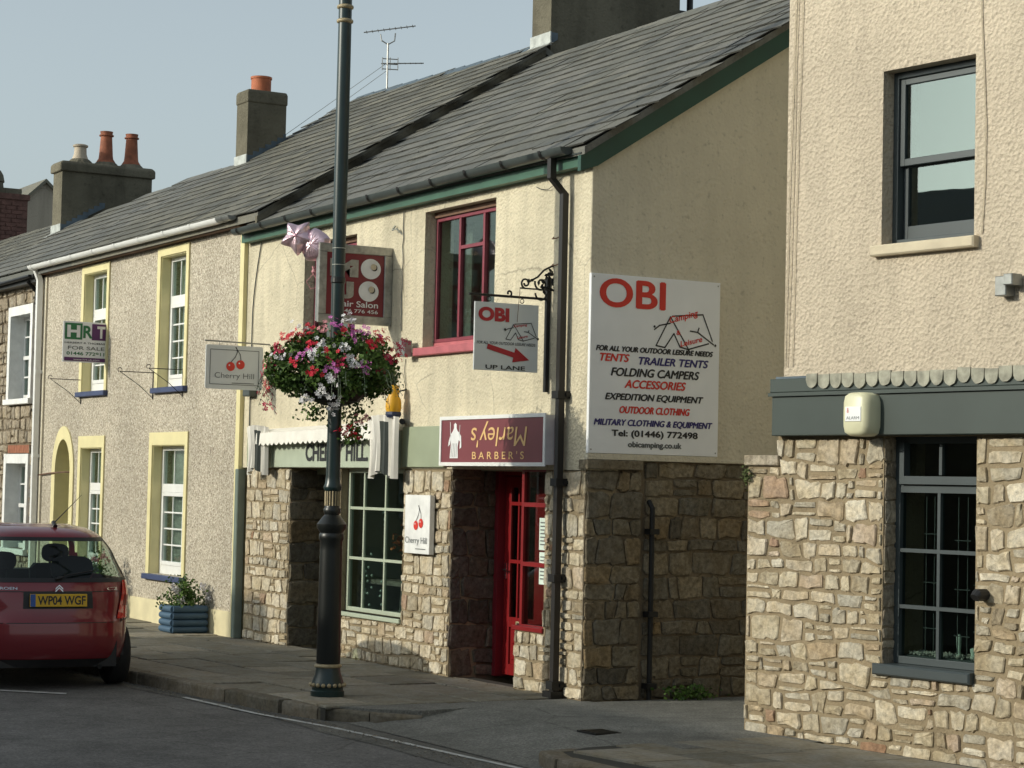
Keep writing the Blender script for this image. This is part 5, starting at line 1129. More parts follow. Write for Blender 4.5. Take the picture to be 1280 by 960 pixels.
# awning
aw = thing('awning', 'folded white awning with scalloped edge and striped drooping ends over the sage fascia', 'awning', (-5.3, -.1, 2.4))
m = MB(); n = 52; x0, x1 = -7.22, -3.78; rg = random.Random(1)
def az(t): return 2.50+.05*t
m.add([(x0, -.0, az(0)+.03), (x1, -.0, az(1)+.03), (x1, -.17, az(1)-.03), (x0, -.17, az(0)-.03), (x0, -.0, az(0)+.02), (x1, 0, az(1)+.02), (x1, -.16, az(1)-.04), (x0, -.16, az(0)-.04)], [(0, 1, 2, 3), (7, 6, 5, 4), (0, 3, 7, 4), (1, 5, 6, 2)]); m.build('canopy', 'awning', aw)
m = MB(); per = 26
for i in range(n*2):
    a, b = i/(n*2), (i+1)/(n*2); zs = lambda t: az(t)-.150-.032*abs(math.sin(math.pi*per*t)); yy = lambda t: -.176-.006*math.sin(t*40)
    xa, xb = x0+(x1-x0)*a, x0+(x1-x0)*b; m.face([(xa, yy(a), az(a)-.03), (xb, yy(b), az(b)-.03), (xb, yy(b)-.01, zs(b)), (xa, yy(a)-.01, zs(a))])
m.build('scalloped_hem', 'awning', aw, recalc=False)
def drape(x0, x1, zt, zb_, name, y=-.10, seed=1):
    rg = random.Random(seed); m = MB(); n = 26; K = 9
    P = []
    for j in range(K+1):
        t = j/K; row = []
        for i in range(n+1):
            s = i/n; w_ = 1-.10*math.sin(math.pi*t)-.12*(t); x = (x0+x1)/2+(s-.5)*(x1-x0)*w_+.03*math.sin(t*3)
            row.append((x, y-.06*math.sin(s*math.pi)-.032*math.sin(s*math.pi*9+t*.7), zt-(zt-zb_)*t-.04*math.sin(s*7+1)*t+.03*(1-t)*math.sin(s*3)))
        P.append(row)
    for j in range(K):
        for i in range(n):
            m.mi = 1 if (i in (10, 11, 14, 15, 18, 19) and j > 0) else 0; m.face([P[j][i], P[j][i+1], P[j+1][i+1], P[j+1][i]])
    return m.build(name, ['awning', 'stripe'], aw, recalc=False)
drape(-7.46, -6.86, 2.54, 2.02, 'folded_end', -.13, 1); drape(-4.14, -3.44, 2.60, 2.0, 'folded_end', -.15, 2)
MB().tube([(-3.62, -.02, 2.56), (-3.44, -.12, 2.56)], .03, 8).build('awning_roller', 'iron', aw)
MB().tube([(-3.70, -.12, 1.99), (-3.55, -.12, 1.99)], .022, 8).build('awning_weight', 'grey_metal', aw)
yl = thing('hanging_ornament', 'yellow plastic ornament with dark blue base on the cream wall above the awning end', 'ornament', (-3.6, -.12, 2.6))
MB().lathe((-3.60, -.14, 2.66), [(.075, 0), (.085, .04), (.08, .12), (.055, .17), (.06, .22), (.05, .27), (.01, .29)], 10).build('body', 'yellow', yl, smooth=60)
MB().lathe((-3.60, -.14, 2.60), [(.07, 0), (.085, .03), (.08, .06)], 10).build('base', 'dark_blue', yl); MB().tube([(-3.60, -.14, 2.86), (-3.58, 0, 2.90)], .008, 5).build('hook', 'iron', yl)

# ================================================================== SHOP WINDOW DISPLAY
vs_ = MB().lathe((-4.22, .42, .86), [(.05, 0), (.075, .08), (.085, .17), (.05, .26), (.035, .29), (.045, .32)], 14).build('vase', 'teal_glass', None, 'teal glass vase on the shelf in the shop window with sage glazing bars', 'vase', smooth=60)
sf = MB().box(FA, -5.1, -3.65, .35, .8, .80, .85).build('display_shelf', 'room_wall', None, 'dark display shelf behind the shop window with sage glazing bars', 'shelf')
st_ = MB().box(FA, -5.1, -3.65, .35, .9, .42, .50).build('display_shelf', 'room_wall', None, 'low display ledge at the foot of the shop window', 'shelf')
rg = random.Random(31); m = MB()
for i in range(90):
    c = Vector((rg.uniform(-4.65, -4.05), .45+rg.uniform(-.06, .06), 1.28+rg.gauss(0, .07))); s = rg.uniform(.015, .04); a = Vector((rg.gauss(0, 1), rg.gauss(0, 1), rg.gauss(0, 1))).normalized()*s; b = a.cross(Vector((rg.gauss(0, 1), rg.gauss(0, 1), rg.gauss(0, 1)))).normalized()*s
    m.face([c+a, c+b, c-a, c-b])
m.build('copper_garland', 'copper', None, 'copper coloured leaf garland hanging in the shop window', 'garland', recalc=False)
m = MB()
for (x, z0, z1) in ((-4.86, .55, 1.2), (-4.55, .55, 1.1), (-4.52, 1.45, 1.7), (-4.95, .6, 1.0)):
    for k in range(6):
        m.ball((x+rg.uniform(-.05, .05), .26, z0+(z1-z0)*k/6+rg.uniform(0, .05)), .015, 5)
m.build('fairy_lights', 'ornament', None, 'strings of small pale glass beads hanging in the left panes of the shop window', 'beads', recalc=False)
m = MB(); m.lathe((-4.0, .62, .50), [(.30, 0), (.24, .25), (.17, .45), (.13, .75), (.15, .95), (.11, 1.08), (.05, 1.12)], 16).build('dress_form', 'dark_cloth', None, 'dark dress form standing in the right side of the shop window', 'mannequin', smooth=60)
m = MB(); m.add([(-4.30, .34, .50), (-3.80, .30, .52), (-3.78, .30, .92), (-4.0, .32, .80), (-4.26, .34, .86), (-4.04, .26, .64)], [(0, 1, 5), (1, 2, 5), (2, 3, 5), (3, 4, 5), (4, 0, 5)]); m.build('satin_cushion', 'grey_metal', None, 'silvery satin cushion at the foot of the dress form', 'cushion', recalc=False)

# ================================================================== LAMP POST
LX, LY = -1.12, -1.98
lp = thing('lamp_post', 'tall dark green cast iron lamp post with gold trim at the kerb', 'lamp post', (LX, LY, 0))
MB().lathe((LX, LY, 0), [(.150, 0), (.152, .05), (.142, .06), (.140, .085), (.150, .10), (.140, .14), (.118, .20), (.108, .26)], 32).build('base', 'post_green', lp, smooth=40)
MB().lathe((LX, LY, 0), [(.108, .255), (.122, .262), (.124, .275), (.108, .29)], 32).build('base_ring', 'old_gold', lp, smooth=60)
m = MB()
for k in range(18): a = 2*math.pi*k/18; m.ball((LX+.150*math.cos(a), LY+.150*math.sin(a), .105), .019, 6)
m.build('base_beads', 'old_gold', lp, smooth=60, recalc=False)
MB().lathe((LX, LY, 0), [(.105, .285), (.108, .30), (.101, 1.30), (.100, 1.38), (.112, 1.40), (.112, 1.44), (.104, 1.455), (.112, 1.47), (.132, 1.50), (.134, 1.535), (.122, 1.55), (.085, 1.60), (.066, 1.62), (.076, 1.64), (.078, 1.67), (.068, 1.685), (.066, 1.70)], 32).build('lower_column', 'post_dark', lp, smooth=40)
m = MB(); m.lathe((LX, LY, 0), [(.062, 1.70), (.062, 1.83)], 24); m.build('fluted_core', 'post_dark', lp)
m = MB()
for k in range(16): a = 2*math.pi*k/16; m.tube([(LX+.064*math.cos(a), LY+.064*math.sin(a), 1.70), (LX+.064*math.cos(a), LY+.064*math.sin(a), 1.83)], .0085, 6)
m.build('gold_flutes', 'old_gold', lp, recalc=False)
MB().lathe((LX, LY, 0), [(.066, 1.83), (.080, 1.845), (.082, 1.87), (.070, 1.90), (.064, 1.96), (.058, 3.4), (.062, 4.8), (.060, 6.03), (.060, 6.25), (.058, 7.2)], 32).build('upper_column', 'post_green', lp, smooth=40)
m = MB()
for z in (6.09, 6.22): m.lathe((LX, LY, z), [(.060, -.02), (.074, -.012), (.077, 0), (.074, .012), (.060, .02)], 24)
m.build('gold_collars', 'old_gold', lp, smooth=60, recalc=False)
m = MB()
for z in (4.02, 3.87): m.lathe((LX, LY, z), [(.0585, -.004), (.0625, -.003), (.0625, .003), (.0585, .004)], 24)
m.build('cable_ties', 'curtain', lp, recalc=False)
m = MB().lathe((LX, LY, 7.2), [(.10, 0), (.12, .04), (.10, .08), (.14, .12), (.22, .55), (.24, .58), (.10, .75), (.03, .82)], 8); m.build('lantern', 'post_green', lp)
MB().lathe((LX, LY, 3.70), [(.060, 0), (.066, .01), (.066, .05), (.060, .06)], 20).build('band', 'post_dark', lp)

# hanging basket wrapped round the post
hb = thing('flower_basket', 'round basket of red, white and pink trailing flowers fixed round the lamp post', 'flower basket', (LX, LY, 2.5))
MB().lathe((LX, LY, 2.62), [(.10, -.02), (.22, .02), (.32, .12), (.36, .26), (.30, .27), (.10, .2)], 20).build('basket', 'iron', hb)
rg = random.Random(100)
def leaf(m, c, nrm, s, rg):
    n = Vector(nrm)+Vector((rg.gauss(0, .55), rg.gauss(0, .55), rg.gauss(0, .55))); n.normalize(); a = n.cross(Vector((rg.gauss(0, 1), rg.gauss(0, 1), rg.gauss(0, 1)))).normalized(); b = n.cross(a); c = Vector(c)
    m.face([c+a*s, c+b*s*.75+n*s*.15, c-a*s*.8, c-b*s*.75+n*s*.15])
def blob(a, ph, r=1.0):
    # surface of the plant mass: wide, flat-bottomed dome
    el = ph
    rr = .585*(1+.12*math.sin(3*a+1)+.07*math.sin(7*a)+.05*math.sin(11*a+el*5)); ce = math.cos(el); se = math.sin(el)
    hz = .34 if se > 0 else .235
    return Vector((LX+rr*abs(ce)**.8*math.cos(a)*r, LY+rr*abs(ce)**.8*math.sin(a)*r, 2.90+hz*se*r*(1+.14*math.sin(5*a+2))+.03*math.sin(9*a)))
m = MB()
for i in range(9500):
    a = rg.uniform(0, 6.283); el = math.asin(rg.uniform(-1, 1)); r = rg.uniform(.62, 1.04)**.7
    if noise.noise(Vector((a*2.2, el*3.2, 0))) < -.30 and r > .9: continue
    p = blob(a, el, r); leaf(m, p, p-Vector((LX, LY, 2.85)), rg.uniform(.014, .032), rg)
m.build('foliage', 'leaf', hb, recalc=False, kind='stuff')
m = MB()      # thin trailing stems, pale foliage to the right and underneath
for i in range(34):
    a = rg.uniform(0, 6.283); p = blob(a, rg.uniform(-.5, .1), 1.0); dv = Vector((math.cos(a), math.sin(a), 0))*rg.uniform(.05, .13); pts = [p+dv*t+Vector((0, 0, .02*t-rg.uniform(.10, .26)*t*t)) for t in (0, .33, .66, 1)]
    m.tube(pts, .0025, 3)
    for k in range(12): q = pts[0].lerp(pts[-1], rg.random())+Vector((rg.gauss(0, .012), rg.gauss(0, .012), rg.gauss(0, .01))); leaf(m, q, (rg.gauss(0, 1), rg.gauss(0, 1), 1), rg.uniform(.007, .014), rg)
m.build('trailing_stems', 'leaf_pale', hb, recalc=False, kind='stuff')
m = MB(); rgt = Vector((rt.x, rt.y, 0))
for i in range(300):
    t = rg.random(); p = Vector((LX, LY, 2.62))+rgt*(.17+rg.gauss(0, .055*(1.2-t)))+Vector((rg.gauss(0, .05), rg.gauss(0, .05), -.36*t)); leaf(m, p, (rg.gauss(0, 1), rg.gauss(0, 1), .3), rg.uniform(.014, .026), rg)
for i in range(160):
    t = rg.random(); p = Vector((LX, LY, 2.62))-rgt*(.18+rg.gauss(0, .04))+Vector((rg.gauss(0, .05), rg.gauss(0, .05), -.16*t)); leaf(m, p, (rg.gauss(0, 1), rg.gauss(0, 1), .3), rg.uniform(.012, .024), rg)
m.build('hanging_foliage', 'leaf', hb, recalc=False, kind='stuff')
def cluster(p, n, s, mat, par, spread):
    m = MB(); nr = (p-Vector((LX, LY, 2.8))).normalized()
    for i in range(n):
        c = p+Vector((rg.gauss(0, spread), rg.gauss(0, spread), rg.gauss(0, spread*.8)))+nr*.02; nn_ = (nr+Vector((rg.gauss(0, .4), rg.gauss(0, .4), rg.gauss(0, .4)))).normalized(); a = nn_.cross(Vector((0, .3, 1))).normalized(); b = nn_.cross(a)
        for k in range(5):
            t0 = 2*math.pi*k/5; q = [c, c+(a*math.cos(t0-.45)+b*math.sin(t0-.45))*s*.8+nn_*s*.2, c+(a*math.cos(t0)+b*math.sin(t0))*s+nn_*s*.1, c+(a*math.cos(t0+.45)+b*math.sin(t0+.45))*s*.8+nn_*s*.2]; m.face(q)
    return m.build('flower_cluster', mat, par, recalc=False)
tocam = (cam.location-Vector((LX, LY, 2.8))); tocam.z = 0; tocam.normalize()
FL = [(-.58, .06, 'petal_crimson', 16), (-.60, -.02, 'petal_crimson', 14), (-.58, -.10, 'petal_red', 12), (-.60, -.18, 'petal_crimson', 9), (-.56, -.30, 'petal_crimson', 6), (-.50, .20, 'petal_crimson', 10), (-.44, .28, 'petal_red', 10), (-.36, .31, 'petal_red', 9), (-.30, .37, 'petal_white', 6), (-.24, .36, 'petal_red', 9), (-.47, .12, 'petal_white', 8), (-.22, .24, 'petal_red', 6), (-.02, .42, 'petal_pink', 6), (-.10, .37, 'petal_rose', 7), (.07, .47, 'petal_white', 8), (-.18, .13, 'petal_white', 7), (-.30, .14, 'petal_pink', 3), (-.12, .25, 'petal_white', 3), (.08, .36, 'petal_red', 5), (.14, .32, 'petal_pink', 7), (.26, .34, 'petal_pink', 6), (.30, .24, 'petal_red', 12), (.37, .31, 'petal_red', 14), (.55, .26, 'petal_crimson', 12), (.50, .17, 'petal_red', 8), (.44, .12, 'petal_crimson', 5), (.14, .08, 'petal_white', 6), (.24, .04, 'petal_pink', 9), (.19, .07, 'petal_white', 1), (.03, .07, 'petal_crimson', 3), (-.02, .01, 'petal_pink', 5), (-.02, -.07, 'petal_white', 3), (-.19, -.02, 'petal_red', 5), (-.36, .08, 'petal_red', 3), (-.03, -.24, 'petal_white', 3), (-.02, -.30, 'petal_white', 2), (-.12, -.16, 'petal_white', 4), (-.25, -.24, 'petal_white', 4), (.24, -.38, 'petal_rose', 10), (.10, -.48, 'petal_red', 10), (.17, -.50, 'petal_red', 6), (.05, .20, 'petal_white', 3), (-.05, .14, 'petal_red', 3), (.42, .02, 'petal_crimson', 3)]
for (r_, dz, mt, n) in FL:
    zz = 2.88+dz; fr_ = math.sqrt(max(0, .36-min(abs(r_), .6)**2*1.0))*(1-.5*abs(dz)/.4)
    p = Vector((LX, LY, zz))+rgt*r_+tocam*(fr_ if dz > -.33 else .12); cluster(p, n+6, .024, mt, hb, .036)
for i in range(26):     # the side away from the photograph
    a = math.atan2(-tocam.y, -tocam.x)+rg.uniform(-1.3, 1.3); cluster(blob(a, rg.uniform(-.4, 1.2), 1.0), rg.randint(5, 12), .021, rg.choice(['petal_red', 'petal_crimson', 'petal_white', 'petal_pink']), hb, .03)

# foil balloons tied to the hair salon sign
bl = thing('foil_balloon', 'pink star-shaped foil balloon floating by the hair salon sign', 'balloon', (-4.1, -.95, 4.4))
def star(c, R_, r_, th, nrm, rot, n=5):
    nrm = Vector(nrm).normalized(); a = nrm.cross(Vector((0, 0, 1))).normalized(); b = a.cross(nrm) if False else nrm.cross(a); c = Vector(c); vs = []; K = 8; NA = n*12
    def rad(t): 
        x = (t*n/(2*math.pi)) % 1; x = abs(x-.5)*2; return r_+(R_-r_)*(x**1.6)
    m = MB(); v = []
    for sgn in (1, -1):
        for k in range(K+1):
            f = k/K
            for i in range(NA): t = 2*math.pi*i/NA+rot; rr = rad(t-rot)*f; h = th*math.sqrt(max(0, 1-f**2.2))*(.6+.4*rad(t-rot)/r_*.7)*sgn*(1+.08*math.sin(i*2.6)*f); v.append(c+a*math.cos(t)*rr+b*math.sin(t)*rr+nrm*h)
    o = (K+1)*NA; fs = [(s*o+k*NA+i, s*o+k*NA+(i+1) % NA, s*o+(k+1)*NA+(i+1) % NA, s*o+(k+1)*NA+i) for s in (0, 1) for k in range(K) for i in range(NA)]
    m.add(v, fs); return m
star((-4.22, -1.00, 4.48), .20, .13, .10, (.75, -.65, .1), .35).build('balloon_skin', 'foil', bl, smooth=60)
b2 = thing('foil_balloon', 'rounded rose pink foil balloon just behind the star balloon', 'balloon', (-4.15, -.80, 4.35))
star((-4.13, -.84, 4.40), .185, .165, .12, (.6, -.8, 0), 1.0).build('balloon_skin', 'foil', b2, smooth=60)
MB().lathe((-4.16, -.84, 4.10), [(.004, 0), (.025, .02), (.010, .05), (.02, .08)], 8).tube([(-4.16, -.84, 4.10), (-4.12, -.78, 3.98), (-4.12, -.74, 3.85), (-4.10, -.70, 3.66)], .004, 4).tube([(-4.16, -.84, 4.10), (-4.2, -.90, 4.02), (-4.17, -.86, 3.94), (-4.12, -.80, 3.97)], .003, 4).build('ribbon', 'petal_rose', b2, recalc=False)

# ================================================================== PLANTERS
def planter(x, y, label, seed, roses=False, w=.38, dp=.42, h=.34):
    t = thing('wooden_planter', label, 'planter', (x, y, 0), 'blue log planters')
    r = h/8
    for k in range(4):
        z = r+k*2*r
        for (ax_, sg) in (('x', -1), ('x', 1), ('y', -1), ('y', 1)):
            m = MB(); n = 8; q = []
            for i in range(n+1):
                a_ = -math.pi/2+math.pi*i/n; q.append((r*1.0*math.cos(a_), r*math.sin(a_)*.985))
            if ax_ == 'y':
                yy = y+sg*dp/2; A = [(x-w/2-.01, yy+sg*a, z+b) for a, b in q]; B = [(x+w/2+.01, yy+sg*a, z+b) for a, b in q]
            else:
                xx = x+sg*w/2; A = [(xx+sg*a, y-dp/2-.01, z+b) for a, b in q]; B = [(xx+sg*a, y+dp/2+.01, z+b) for a, b in q]
            m.add(A+B, [(i, i+1, n+2+i, n+1+i) for i in range(n)]+[tuple(range(n, -1, -1)), tuple(n+1+i for i in range(n+1)), (0, n, 2*n+1, n+1)]); m.build('half_log', 'planter_blue', t, smooth=50)
    MB().box(FA, x-w/2+.0, x+w/2, y-dp/2, y+dp/2, .01, h-.04).build('soil', 'soil', t)
    rg2 = random.Random(seed); pt = thing('flowering_plant', ('pink flowered leafy plant' if roses else 'bushy green plant with white flowers')+(' in the planter hidden behind the car' if roses else ' in the blue log planter'), 'plant', (x, y, h))
    m = MB()
    for i in range(1100):
        a = rg2.uniform(0, 6.283); el = rg2.uniform(-.1, 1.5); rr = rg2.random()**.4*(1+.25*math.sin(4*a+seed)); hh = .30 if not roses else .48
        p = Vector((x+.26*rr*math.cos(el)*math.cos(a), y+.30*rr*math.cos(el)*math.sin(a), h+hh*rr*math.sin(el)*(1+.2*math.sin(3*a)))); leaf(m, p, p-Vector((x, y, h)), rg2.uniform(.012, .028), rg2)
    m.build('foliage', 'leaf', pt, recalc=False, kind='stuff')
    for i in range(9):
        a = rg2.uniform(0, 6.283); el = rg2.uniform(.2, 1.4); rr = 1.02
        hh = .30 if not roses else .50
        p = Vector((x+.26*rr*math.cos(el)*math.cos(a), y+.30*rr*math.cos(el)*math.sin(a), h+hh*rr*math.sin(el)))
        if not roses: p = Vector((x+.12+rg2.uniform(-.1, .12), y+rg2.uniform(-.2, .25), h+rg2.uniform(.05, .26)))
        m = MB()
        for j in range(6):
            c = p+Vector((rg2.gauss(0, .018), rg2.gauss(0, .018), rg2.gauss(0, .018)))
            for k in range(5): leaf(m, c+Vector((rg2.gauss(0, .01), rg2.gauss(0, .01), rg2.gauss(0, .01))), (rg2.gauss(0, 1), rg2.gauss(0, 1), 1), .018, rg2)
        m.build('flower_cluster', 'petal_rose' if roses else 'petal_white', pt, recalc=False)
planter(-8.93, -.32, 'blue half-log wooden planter with white flowers by the pebbledashed wall', 3)
planter(-12.0, -.42, 'second blue wooden planter mostly hidden behind the red car', 4, True)
# weeds at the wall foot in the lane, moss tuft on the stub wall
m = MB(); rg = random.Random(14)
for i in range(260):
    p = Vector((.10+rg.uniform(0, .16), 1.05+rg.gauss(0, .14), rg.uniform(0, .13))); leaf(m, p, (rg.gauss(0, 1), rg.gauss(0, 1), 1), rg.uniform(.012, .03), rg)
m.build('weeds', 'leaf', None, 'small clump of green weeds at the foot of the shaded lane wall', 'weeds', kind='stuff', recalc=False)
m = MB()
for i in range(120):
    p = Vector(RB(.03+rg.gauss(0, .02), -.05+rg.gauss(0, .015), 2.03+rg.gauss(0, .035))); leaf(m, p, (rg.gauss(0, 1), -1, 1), rg.uniform(.007, .016), rg)
m.build('lichen_tuft', 'moss', None, 'small yellow-green tuft growing at the top left of the rubble wall', 'lichen', kind='stuff', recalc=False)

# ================================================================== CAR (small red hatchback, rear view)
CX, CY, CZ, CA = -3.42, -3.72, -.12, R(180-3.2)
car = thing('parked_car', 'red three-door hatchback parked at the kerb, seen from behind with its yellow plate', 'car', (CX, CY, CZ), rz=0)
cf_, cs_ = math.cos(CA), math.sin(CA)
def CW_(x, y, z):   # x forward from the rear, y to the car's left... right side is towards the kerb (+world y)
    return (CX+x*cf_-y*cs_*-1*0-(-y)*-cs_*0+(-y)*(-cs_)*-1*0+x*0 + (-y)*0 + (y)*(-cs_)*0 + (-1)*(-y)*cs_*1*0 - 0, 0, 0)
fwdv = Vector((cf_, cs_, 0)); rgtv = Vector((fwdv.y, -fwdv.x, 0))   # right-hand side of the car
def CR(x, y, z):
    x, y, z = x*1.03, y*1.045, z*1.065
    v = Vector((CX, CY, CZ))+fwdv*x+rgtv*y; return (v.x, v.y, v.z+z)
def lerp_tab(tab, z):
    for (a, va), (b, vb) in zip(tab, tab[1:]):
        if z <= b: t = max(0, (z-a)/(b-a)); t = t*t*(3-2*t)*.5+t*.5; return va+(vb-va)*t
    return tab[-1][1]
HWT = [(.20, .775), (.40, .825), (.62, .832), (.85, .815), (.95, .795), (1.2, .70), (1.36, .60), (1.42, .52), (1.46, .36)]
RX = [(.20, .10), (.30, .03), (.45, .0), (.60, .015), (.66, .045), (.80, .06), (.95, .10), (1.05, .17), (1.25, .31), (1.36, .40), (1.42, .52), (1.46, .85)]
FX = [(.20, 3.55), (.40, 3.65), (.60, 3.62), (.72, 3.45), (.84, 3.1), (.93, 2.75), (1.0, 2.60), (1.2, 2.3), (1.36, 2.02), (1.42, 1.85), (1.46, 1.5)]
EXR = [(.20, 3.2), (.6, 3.2), (.9, 3.6), (1.3, 3.2), (1.46, 2.4)]
def CS(t, z, off=0):    # t angle: 0 = rear centre, pi/2 = right side, pi = front
    hw = lerp_tab(HWT, z)+off; xr = lerp_tab(RX, z)-off; xf = lerp_tab(FX, z)+off; e = lerp_tab(EXR, z); cx = (xr+xf)/2; hx = (xf-xr)/2
    ca, sa = math.cos(t), math.sin(t); f = (abs(ca)**(e*2.2)+abs(sa)**(e*1.0))  # squarish plan with a gently bowed tail
    k = 1/ max(1e-6, (abs(ca)**(e*1.6)+abs(sa)**(e*1.6))**(1/(e*1.6)))
    x = cx-hx*ca*k; y = hw*sa*k
    bow = .10*(y/hw)**2+.05*abs(y/hw)**6
    if ca > 0: x += bow*min(1, max(0, (cx-x)/hx*1.5))*(1.0)
    return CR(x, y, z)
NT_ = 144
def tgrid():   # parameter values dense at the tail corners
    return [2*math.pi*i/NT_ for i in range(NT_)]
TG = tgrid()
ZL = [.20, .24, .30, .36, .44, .52, .575, .60, .605, .61, .66, .74, .82, .90, .955, .96, .97, 1.0, 1.05, 1.1, 1.16, 1.22, 1.27, 1.31, 1.345, 1.37, 1.40, 1.43, 1.445, 1.455, 1.46]
def local(p): v = Vector(p)-Vector((CX, CY, CZ)); return v.dot(fwdv)/1.03, v.dot(rgtv)/1.045, v.z/1.065
def is_glass(t, z):
    x, y, _ = local(CS(t, z))
    if not (.97 <= z < 1.345): return False
    hw = lerp_tab(HWT, z)
    c = math.cos(t)
    if c > .55 and abs(y) < hw*.90: return True                                # rear screen
    if abs(y) > hw*.93 and (.75+.3*(z-.97) < x < 2.15-.6*(z-1)) : return True     # sides
    if c < -.4 and abs(y) < hw*.90: return True
    return False
def is_arch(t, z):
    x, y, _ = local(CS(t, z))
    return abs(y) > .60 and not (x < .44 and z > .24) and any((x-wx)**2+(z-.285)**2 < .305**2 for wx in (.62, 2.93))
bm_, gm_ = MB(), MB()
import itertools
for j in range(len(ZL)-1):
    for i in range(NT_):
        t0, t1 = TG[i], TG[(i+1) % NT_] if i < NT_-1 else 2*math.pi; z0, z1 = ZL[j], ZL[j+1]; tm, zm_ = (t0+t1)/2, (z0+z1)/2
        if is_arch(tm, zm_): continue
        q = [CS(t0, z0), CS(t1, z0), CS(t1, z1), CS(t0, z1)]
        (gm_ if is_glass(tm, zm_) else bm_).face(q)
# roof cap
bm_.face([CS(t, 1.46) for t in TG])
def merge(o, d=.0005):
    import bmesh
    b = bmesh.new(); b.from_mesh(o.data); bmesh.ops.remove_doubles(b, verts=b.verts, dist=d); bmesh.ops.recalc_face_normals(b, faces=b.faces); b.to_mesh(o.data); b.free(); o.data.shade_smooth(); return o
merge(bm_.build('body', 'car_red', car, recalc=False)); merge(gm_.build('windows', 'car_glass', car, recalc=False))
def patch(z0f, z1f, ya, yb, off, n=16, k=8, side=1):
    """surface patch on the tail between lateral positions (fractions of half width) and heights"""
    m = MB(); 
    def tt(fr_, z):   # find angle with y = fr*hw
        lo, hi = 0, math.pi/2
        for _ in range(26):
            md = (lo+hi)/2; y = local(CS(md, z))[1]
            if y < fr_*lerp_tab(HWT, z)*.9995: lo = md
            else: hi = md
        return lo
    P = []
    for j in range(k+1):
        row = []
        for i in range(n+1):
            f = ya+(yb-ya)*i/n; z = z0f(f)+(z1f(f)-z0f(f))*j/k; t = tt(abs(f), z); row.append(CS(t if f >= 0 else -t, z, off))
        P.append(row)
    for j in range(k):
        for i in range(n): m.face([P[j][i], P[j][i+1], P[j+1][i+1], P[j+1][i]])
    return m
C_ = lambda v: (lambda f: v)
# dark surround band of the rear screen, tail lamps, grooves, plate recess
for s in (-1, 1):
    fa = lambda z: .69+.13*((z-.63)/.34)
    def side_patch(za, zb_, f0_, f1_, off, n=12, k=12):
        m = MB(); P = []
        for j in range(k+1):
            z = za+(zb_-za)*j/k; row = []
            for i in range(n+1):
                f = f0_(z)+(f1_(z)-f0_(z))*i/n; lo, hi = 0, math.pi/2
                for _ in range(24):
                    md = (lo+hi)/2
                    if local(CS(md, z))[1] < f*lerp_tab(HWT, z)*.9995: lo = md
                    else: hi = md
                row.append(CS(s*lo, z, off))
            P.append(row)
        for j in range(k):
            for i in range(n): m.face([P[j][i], P[j][i+1], P[j+1][i+1], P[j+1][i]])
        return m
    p = merge(side_patch(.63, .97, fa, lambda z: .999, .008).build('tail_light', 'tail_red', car, recalc=False))
    merge(side_patch(.74, .84, lambda z: fa(z)+.05, lambda z: .92, .011, 8, 6).build('lamp_lens', 'tail_dark', p, recalc=False))
    a, b = (.90, .995) if s > 0 else (-.995, -.90)
    merge(patch(C_(.965), C_(1.34), a, b, .004, 6, 8).build('screen_surround', 'black_plastic', car, recalc=False))
merge(patch(C_(.957), C_(.995), -.99, .99, .005, 30, 2).build('screen_surround', 'black_plastic', car, recalc=False)); merge(patch(C_(1.318), C_(1.352), -.98, .98, .004, 30, 2).build('screen_surround', 'black_plastic', car, recalc=False))
g_ = MB()
def groove(pts, wd=.007):
    for (a, b) in zip(pts, pts[1:]):
        n = 12
        for k in range(n):
            f0, z0 = a[0]+(b[0]-a[0])*k/n, a[1]+(b[1]-a[1])*k/n; f1, z1 = a[0]+(b[0]-a[0])*(k+1)/n, a[1]+(b[1]-a[1])*(k+1)/n
            if abs(f1-f0) > abs(z1-z0): m = patch(C_(z0-wd/2), C_(z0+wd/2), min(f0, f1), max(f0, f1), .0025, 1, 1)
            else: m = patch(C_(min(z0, z1)), C_(max(z0, z1)), f0-wd*.7, f0+wd*.7, .0025, 1, 1)
            g_.add(m.v, m.f)
groove([(-.76, .875), (.76, .875)]); groove([(-.76, .60), (.76, .60)]); groove([(-.755, .60), (-.755, .875)]); groove([(.755, .60), (.755, .875)]); groove([(-.99, .615), (-.76, .615)]); groove([(.76, .615), (.99, .615)])
g_.build('panel_gap', 'black_plastic', car, recalc=False)
merge(patch(C_(.20), C_(.275), -.97, .97, .004, 30, 2).build('bumper_skirt', 'black_plastic', car, recalc=False))
# number plate: local frame of the tail at the centre
def TF(u, d, z): x = .045+.055+(z-.76)*.10; return CR(x-.058+d, u, z)
merge(patch(C_(.725), C_(.872), -.38, .40, .003, 16, 3).build('plate_recess', 'black_plastic', car, recalc=False))
pl_ = MB().bbox(TF, -.26, .26, -.03, .0, .745, .856, .003).build('number_plate', 'plate_yellow', car)
MB().bbox(TF, -.262, -.215, -.032, -.029, .746, .855, .001).build('plate_band', 'eu_blue', pl_)
text(TF, 'WP04 WGF', -.195, .762, .44, .079, 'black_text', pl_, -.0325, bold=.02)
bd_ = MB()
for k in (0, 1):
    z = .898+.022*k
    bd_.face([TF(-.035, -.038, z-.012), TF(0, -.038, z+.020), TF(0, -.038, z+.010), TF(-.035, -.038, z-.024)]); bd_.face([TF(.035, -.038, z-.012), TF(0, -.038, z+.020), TF(0, -.038, z+.010), TF(.035, -.038, z-.024)])
bd_.build('chevron_badge', 'chrome', car, recalc=False)
def TFo(o): return lambda u, d, z: TF(u, d, z)
